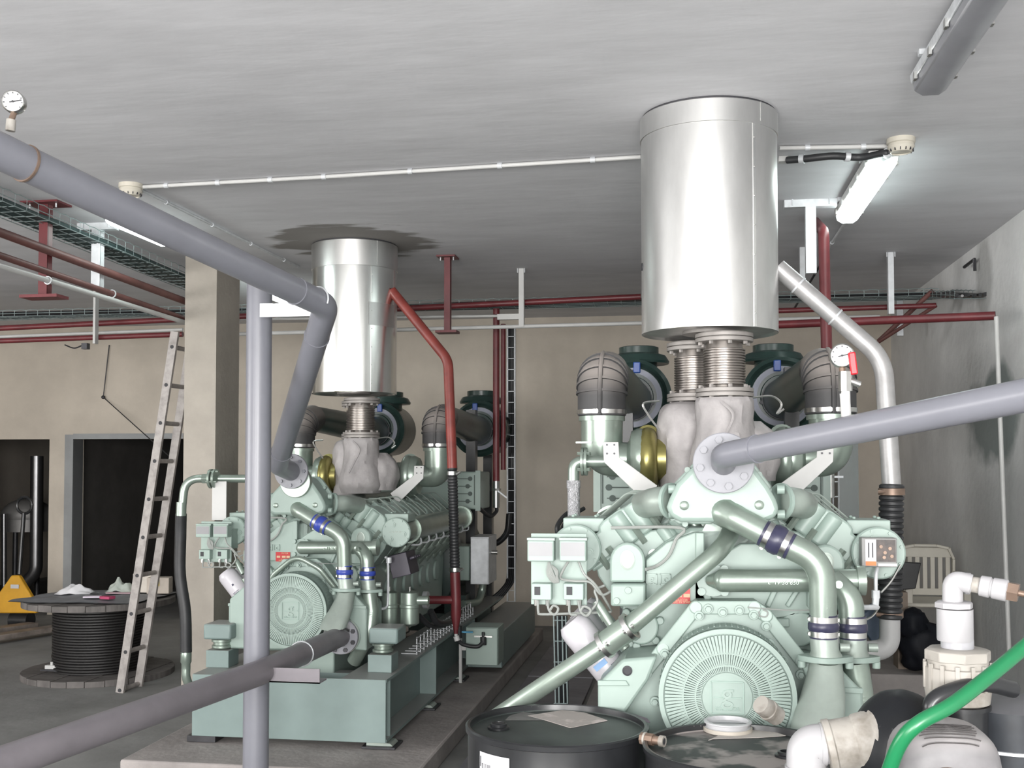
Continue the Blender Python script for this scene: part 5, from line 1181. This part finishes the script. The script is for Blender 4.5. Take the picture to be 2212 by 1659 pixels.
for s in (-1, 1):
    obj('arm', MB().bb((cx+s*.22-.025, 8.3, .86), (cx+s*.22+.025, 8.76, .885)), chm, t, .008)
    for y in (8.33, 8.72): obj('leg', MB().bb((cx+s*.2-.025, y-.02, .25), (cx+s*.2+.025, y+.02, .87 if y < 8.5 else .7)), chm, t, .006)
q = P(1968, 1255, 8.2); o = obj('black_case', MB().prism([P(1944, 1275, 8.2), P(1978, 1272, 8.2), P(1990, 1216, 8.2), P(1950, 1214, 8.2)], (0, .05, 0)), blackp, bevel=.006); tag(o, 'black flat case propped in front of the plastic chair', 'case')
o2 = MB().bb((P(1934, 1290, 8.2).x, 8.12, .25), (P(1956, 1290, 8.2).x, 8.30, P(1950, 1277, 8.2).z)); o = obj('carton', o2, M('brown_carton', (.25, .20, .16), .75)); tag(o, 'brown carton under black case, behind black corrugated hose', 'box')
o = obj('black_bag', MB().sph(P(1990, 1392, 7.98)+V((.02, 0, -.02)), (.17, .10, .17), 26, 16, .3, 2.2, 4).sph(P(1972, 1352, 7.98), (.10, .09, .12), 20, 12, .25, 2.5, 8), M('black_nylon', (.008, .009, .013), .6, 0, .3, 9, spec=.2), ang=85); tag(o, 'crumpled black bag on the low ledge in front of chair', 'bag')
o = obj('blue_box', MB().box(P(1888, 1345, 5.2), (.12, .1, .14), Matrix.Rotation(-.6, 3, 'Y')), M('dark_blue_box', (.06, .09, .14), .5), bevel=.006)
tag(o, 'small dark blue box tucked beside right engine pipes', 'box')
o.location.z += 0
# ------------------------------------------------------------------ foreground : oil drums
lidm = M('black_drum_lid', (.042, .052, .049), .5, 0, .35, 3)
dust = M('dusty_black_lid', (.03, .034, .034), .55, 0, .0, 3.0, col2=(.27, .245, .235), lo=.44, hi=.505)
def oil_drum(px, py, d, lab, lm, bung):
    zt = .88; c = PZ(px, py, zt); t = thing('oil_drum', lab, 'drum', (c.x, c.y, 0), 'black steel drums'); r = .276
    obj('body', MB().lathe([(r-.01, 0), (r, .01), (r, .28), (r+.008, .295), (r, .31), (r, .56), (r+.008, .575), (r, .59), (r, zt-.02), (r-.01, zt-.03)], (c.x, c.y, 0), ZD, 64), blackp, t)
    obj('rim', MB().lathe([(r-.002, -.022), (r+.007, -.018), (r+.008, -.004), (r+.002, 0), (r-.006, -.002), (r-.008, -.018)], (c.x, c.y, zt), ZD, 72, cap=False), blackp, t)
    obj('lid', MB().lathe([(r-.006, -.004), (r-.008, -.022), (r-.03, -.022), (r-.04, -.020), (0, -.0195)], (c.x, c.y, zt), ZD, 64, cap=False), lm, t)
    return t, c
dl, dc = oil_drum(1203, 1562, 0, 'black oil drum with paper sheet on lid and white label', lidm, 0)
dr, ec = oil_drum(1604, 1610, 0, 'dusty black oil drum in front of right engine guard', dust, 0)
zl = .861
c = PZ(1077, 1574, zl); obj('bung', MB().lathe([(.034, 0), (.034, .006), (.026, .008), (.026, .016), (.020, .018), (.019, .009), (0, .009)], c, ZD, 24, cap=False).bar(c+V((-.018, 0, .014)), c+V((.018, 0, .014)), .005, .008), blackp, dl)
c = PZ(1329, 1534, zl); obj('cap', MB().lathe([(.016, 0), (.0165, .012), (.012, .016), (0, .016)], c, ZD, 20), pvc, dl, label='small white cap')
ps = [PZ(x, y, zl) for x, y in ((1140, 1547), (1215, 1535), (1262, 1540), (1312, 1557), (1232, 1573), (1180, 1557))]
pm = M('stained_paper', (.36, .33, .31), .8, 0, .0, 14, col2=(.55, .49, .47), lo=.55, hi=.68)
o = obj('paper_sheet', MB().prism(ps, (0, 0, .002)), pm); tag(o, 'stained grey paper sheet on the left drum lid', 'paper')
ps = [PZ(x, y, zl) for x, y in ((1092, 1556), (1100, 1547), (1130, 1538), (1170, 1545), (1190, 1556), (1130, 1556))]
o = obj('dried_spill', MB().prism(ps, (0, 0, .0012)), M('grey_dried_spill', (.14, .14, .135), .7, 0, .2, 14), dl)
ps = [PZ(x, y, zl) for x, y in ((1322, 1540), (1360, 1541), (1398, 1552), (1405, 1562), (1370, 1556), (1335, 1548))]
obj('dried_spill', MB().prism(ps, (0, 0, .0012)), M('mauve_dried_spill', (.19, .16, .19), .7, 0, .2, 14), dl)
# curved label on the left drum
r_ = .2785; a0, a1 = R(-138.5), R(-113); 
def onlab(f, z): a = a0+(a1-a0)*f; return V((dc.x+r_*math.cos(a), dc.y+r_*math.sin(a), z))
lab_ = MB(); vs = [onlab(k/12, z) for z in (.50, .833) for k in range(13)]
lab_.add(vs, [(k, k+1, 14+k, 13+k) for k in range(12)]); lo = obj('drum_label', lab_, label, dl, label='white printed drum label')
r_ = .2796; mb = MB()
def strip(f0, f1, z0, z1):
    n = 4; vs = [onlab(f0+(f1-f0)*k/n, z) for z in (z0, z1) for k in range(n+1)]; mb.add(vs, [(k, k+1, n+2+k, n+1+k) for k in range(n)])
random.seed(3)
def glyphs(f0, z, h, n, w=.03):
    x = f0
    for k in range(n):
        ww = w*random.uniform(.45, .8)
        if random.random() < .82: strip(x, x+ww*.35, z, z+h); strip(x, x+ww, z+h*.8, z+h) if random.random() < .5 else strip(x, x+ww, z, z+h*.22); strip(x+ww*.7, x+ww, z, z+h)
        x += w
glyphs(.10, .785, .016, 11); glyphs(.09, .765, .016, 8)
strip(.12, .5, .742, .744); strip(.12, .9, .735, .737); strip(.2, .9, .725, .7265); strip(.1, .95, .70, .7015); strip(.1, .7, .68, .6815); strip(.1, .95, .655, .656); strip(.55, .88, .722, .732); strip(.62, .84, .717, .737); strip(.03, .06, .79, .82)
obj('print', mb, ink, lo)
# on the right drum
c = PZ(1412, 1612, zl); d_ = V((.8, -.35, 0)).normalized(); c = c+V((0, 0, .018)); t = thing('pipe_fitting', 'brown brass fitting with pale collar at left rim of dusty drum', 'fitting', c)
obj('body', MB().cyl(c-d_*.04, c+d_*.0, .018, n=8).cyl(c-d_*.0, c+d_*.022, .013, n=14), brass, t); obj('collar', MB().ring(c+d_*.02, c+d_*.034, .0165, .010, 18).ring(c-d_*.03, c-d_*.024, .0195, .015, 18), pvcd, t); obj('bore', MB().cyl(c+d_*.024, c+d_*.0335, .0105, n=14), ink, t)
c = PZ(1572, 1578, zl); clear = M('milky_plastic', (.62, .62, .64), .3, 0, .05, 6, alpha=.72)
t = thing('plastic_dish', 'milky translucent plastic dish lying on the dusty drum', 'dish', c)
obj('rim', MB().lathe([(.068, 0), (.070, .012), (.066, .014), (.068, .024), (.073, .026), (.073, .030), (.064, .031), (.062, .018)], c, ZD, 48, cap=False), clear, t); obj('disc', MB().cyl(c+V((0, 0, .014)), c+V((0, 0, .018)), .063, n=40), clear, t)
obj('tape_roll', MB().ring(c, c+V((0, 0, .012)), .075, .05, 40), M('yellowed_tape', (.50, .46, .40), .5), t)
ps = [PZ(x, y, zl) for x, y in ((1530, 1600), (1610, 1564), (1640, 1570), (1697, 1590), (1640, 1594), (1540, 1597))]
o = obj('card', MB().prism(ps, (0, 0, .002)), M('pale_card', (.46, .43, .40), .8, 0, .1, 9)); tag(o, 'pale card under the milky plastic dish on dusty drum', 'card')
a = P(1648, 1525, 3.28); b = P(1685, 1552, 3.33); dd = (b-a).normalized(); zz = .0
low = min(a.z, b.z)-.03
t = thing('pvc_coupling', 'white PVC coupling lying at back edge of dusty drum', 'fitting', (a+b)/2)
obj('body', MB().lathe([(0, -.014), (.026, -.012), (.028, -.0), (.028, .022), (.031, .024), (.031, .034), (.028, .036), (.028, .07), (.0, .07)], a, dd, 26), pvcd, t)
c = PZ(1700, 1634, zl); obj('bung', MB().lathe([(.034, 0), (.034, .006), (.026, .008), (.026, .014), (.019, .015), (.019, .006), (0, .006)], c, ZD, 24, cap=False), blackp, dr)
# ------------------------------------------------------------------ foreground right : pump with PVC fittings
YP = 2.42
def f(px, py, Y=YP): return P(px, py, Y)
t = thing('pvc_union', 'tall white PVC union with elbow on top of the black pump', 'pipe fitting', f(2065, 1510))
axx = f(2068, 1400).x
def col(prof, n=32): return MB().lathe([(r, z) for r, z in prof], (axx, YP, 0), ZD, n, cap=True)
def zz(py): return f(2068, py).z
u1 = .0635
mb = col([(.050, zz(1522)), (.062, zz(1515)), (.0655, zz(1490)), (.0655, zz(1440)), (.060, zz(1438)), (.060, zz(1412))]); obj('body', mb, pvcd, t)
mb = MB()
for k in range(14): a = 2*math.pi*k/14; mb.box((axx+.0655*math.cos(a), YP+.0655*math.sin(a), (zz(1485)+zz(1430))/2), (.006, .008, zz(1430)-zz(1485)), Matrix.Rotation(a, 3, 'Z'))
obj('grips', mb, pvcd, t)
obj('nut', MB().lathe([(.066, zz(1425)), (.066, zz(1404)), (.058, zz(1400)), (.04, zz(1399))], (axx, YP, 0), ZD, 8), pvcd, t, .002)
obj('clear_ring', col([(.0325, zz(1404)), (.0325, zz(1380))]), M('grey_translucent_pvc', (.36, .36, .38), .35), t)
obj('socket', MB().lathe([(.035, zz(1384)), (.036, zz(1380)), (.036, zz(1315))], (axx-.004, YP, 0), ZD, 32), pvc, t)
obj('socket_nut', MB().lathe([(.038, zz(1313)), (.038, zz(1302)), (.034, zz(1299))], (axx-.006, YP, 0), ZD, 8), pvc, t, .001)
e0 = f(2058, 1300); e1 = f(2058, 1252); e2 = f(2098, 1262, YP-.01)
obj('elbow', MB().tube(fillet([e0, e1, e2], .03, 8), .0205, 22).ring(f(2085, 1260), f(2094, 1261), .0225, .019, 22), pvc, t)
obj('pipe', MB().cyl(f(2085, 1260), f(2128, 1267, YP-.02), .0165, n=20), pvcd, t)
pd = (f(2180, 1276, YP-.04)-f(2118, 1264, YP-.02)).normalized(); pz0 = f(2118, 1265, YP-.02)
obj('reducer', MB().lathe([(.0175, -.002), (.021, 0), (.022, .018), (.019, .020), (.019, .022), (.0215, .024), (.0225, .05), (.019, .052)], pz0, pd, 26), pvc, t)
obj('plug', MB().cyl(pz0+pd*.05, pz0+pd*.072, .02, n=6).cyl(pz0+pd*.07, pz0+pd*.12, .0065, n=10), brass, t)
# the pump
t = thing('water_pump', 'black plastic water pump with dusty motor cover at bottom right', 'pump', f(2040, 1640))
vc = f(1945, 1620, YP+.02)
mb = MB().sph(vc, (.105, .11, .125), 36, 24, .03, 3, 2); mb.cyl(f(1880, 1605), vc, .064, n=30); obj('volute', mb, M('black_pump_plastic', (.009, .010, .012), .45, 0, .0, 15, col2=(.13, .13, .135), lo=.60, hi=.72, spec=.25), t)
obj('outlet', MB().cyl((axx, YP, zz(1640)), (axx, YP, zz(1519)), .058, n=28).cyl((axx, YP, zz(1528)), (axx, YP, zz(1519)), .064, n=28), blackp, t)
hb = [f(2022, 1560, YP-.10), f(2012, 1522, YP-.10), f(2050, 1495, YP-.09), f(2130, 1478, YP-.04), f(2190, 1490, YP)]
obj('handle', MB().tube(crom(hb, 7), .017, 14), blackp, t)
mc = f(2180, 1570, YP+.06); obj('strainer_body', MB().lathe([(.10, -.16), (.105, -.02), (.098, .045), (.07, .06), (0, .062)], mc, ZD, 36), M('dark_grey_pump_plastic', (.022, .025, .03), .5, 0, .4, 9, spec=.3, dust=((.19, .19, .20), .5, .6)), t)
obj('bead', MB().ring(mc+V((0, 0, -.035)), mc+V((0, 0, -.029)), .112, .09, 40), galv, t)
# dusty motor cover : rounded block with fine grooves
g = f(2035, 1632, 2.2); mb = MB(); nx, ny = 28, 18
def sq(v, p): return math.copysign(abs(v)**p, v)
vs = []
for j in range(ny+1):
    ph = math.pi*j/ny
    for i in range(nx*1):
        th = 2*math.pi*i/nx; x = sq(math.sin(ph), .55)*sq(math.cos(th), .55); y = sq(math.sin(ph), .55)*sq(math.sin(th), .55); z = sq(math.cos(ph), .55)
        vs.append(g+V((x*.098*(1-.12*max(z, 0)), y*.10, z*.075-.01+.012*x*(1 if x < 0 else -.5)))*1.0)
mb.add(vs, [(j*nx+i, j*nx+(i+1) % nx, (j+1)*nx+(i+1) % nx, (j+1)*nx+i) for j in range(ny) for i in range(nx)])
mo = obj('motor_cover', mb, M('dusty_grey_motor_paint', (.15, .145, .15), .5, 0, .25, 7, dust=((.30, .285, .285), .25, .8)), t, label='dusty grey motor cover')
mb = MB()
for k in range(8):
    yy = -.030-.0085*k; pts = []
    for j in range(13):
        x = -.052+.098*j/12+.004*math.sin(k*2.3); w_ = 1-abs(x/.090)**3.64-abs(yy/.10)**3.64
        if w_ > .01: zn = w_**.275; pts.append(g+V((x, yy-.0006, .075*zn-.01+.012*x*(1 if x < 0 else -.5)+.0004)))
    if len(pts) > 2: mb.tube(pts, .0013, 5)
obj('grooves', mb, M('dark_groove_line', (.06, .055, .055), .8), mo)  # dark lines laid on the surface for the grooves
bc2 = V((g.x-.012, g.y-.099, g.z-.028)); mb = MB().tube([bc2+V((.036*math.cos(a), -.001, .030*math.sin(a))) for a in [math.pi*2*k/28 for k in range(29)]], .0025, 6)
for k in range(13):
    a = R(18+k*12); c = bc2+V((.0295*math.cos(a), -.001, .024*math.sin(a))); mb.box(c, (.0028, .003, .006), Matrix.Rotation(-(a-math.pi/2), 3, 'Y'))
obj('round_badge', mb, M('rust_brown_badge', (.10, .065, .05), .6), mo)
# suction side : big collar and elbow
t = thing('pvc_elbow', 'large white PVC elbow entering black pump in front of dusty drum', 'pipe fitting', f(1760, 1640))
q0, q1 = f(1888, 1598), f(1790, 1614); dq = (q1-q0).normalized()
obj('collar', MB().lathe([(.066, -.008), (.066, 0), (.062, .004), (.059, .035), (.055, .040), (.055, .082), (.058, .085), (.058, .098), (.048, .10)], q0, dq, 36), pvcd, t)
obj('elbow', MB().tube(fillet([f(1800, 1607), f(1742, 1607), f(1742, 1720)], .055, 10), .0415, 28).ring(f(1783, 1607), f(1772, 1607), .0445, .04, 30).ring(f(1742, 1655), f(1742, 1668), .0445, .04, 30), pvc, t)
obj('down_leg', MB().cyl((f(1742, 1700).x, YP, .0), (f(1742, 1700).x, YP, f(1742, 1700).z), .038, n=24), pvc, t)
# table under the pump (just out of the frame)
tz = f(2040, 1640).z-.135
t = thing('pump_bench', 'steel bench carrying the black pump below bottom right edge', 'bench', (f(2060, 1600).x, YP, 0)); bx0, bx1 = f(1905, 1600).x, f(2300, 1600).x
obj('bench_top', MB().bb((bx0, 2.12, tz-.04), (bx1, 2.72, tz)), darkst, t)
for x in (bx0+.03, bx1-.03):
    for y in (2.15, 2.69): obj('leg', MB().bb((x-.02, y-.02, 0), (x+.02, y+.02, tz-.04)), darkst, t)
hz_ = crom([f(2290, 1340, 2.2), f(2225, 1388, 2.18), f(2150, 1450, 2.12), f(2060, 1520, 2.06), f(1985, 1562, 2.04), f(1945, 1605, 2.05), f(1915, 1680, 2.08), f(1890, 1760, 2.12), V((f(1880, 1760).x, 2.1, .6)), V((f(1880, 1760).x-.05, 2.1, .03))], 7)
o = obj('garden_hose', MB().tube(hz_, .0135, 16), grn); tag(o, 'bright green hose draped over the black pump', 'hose')
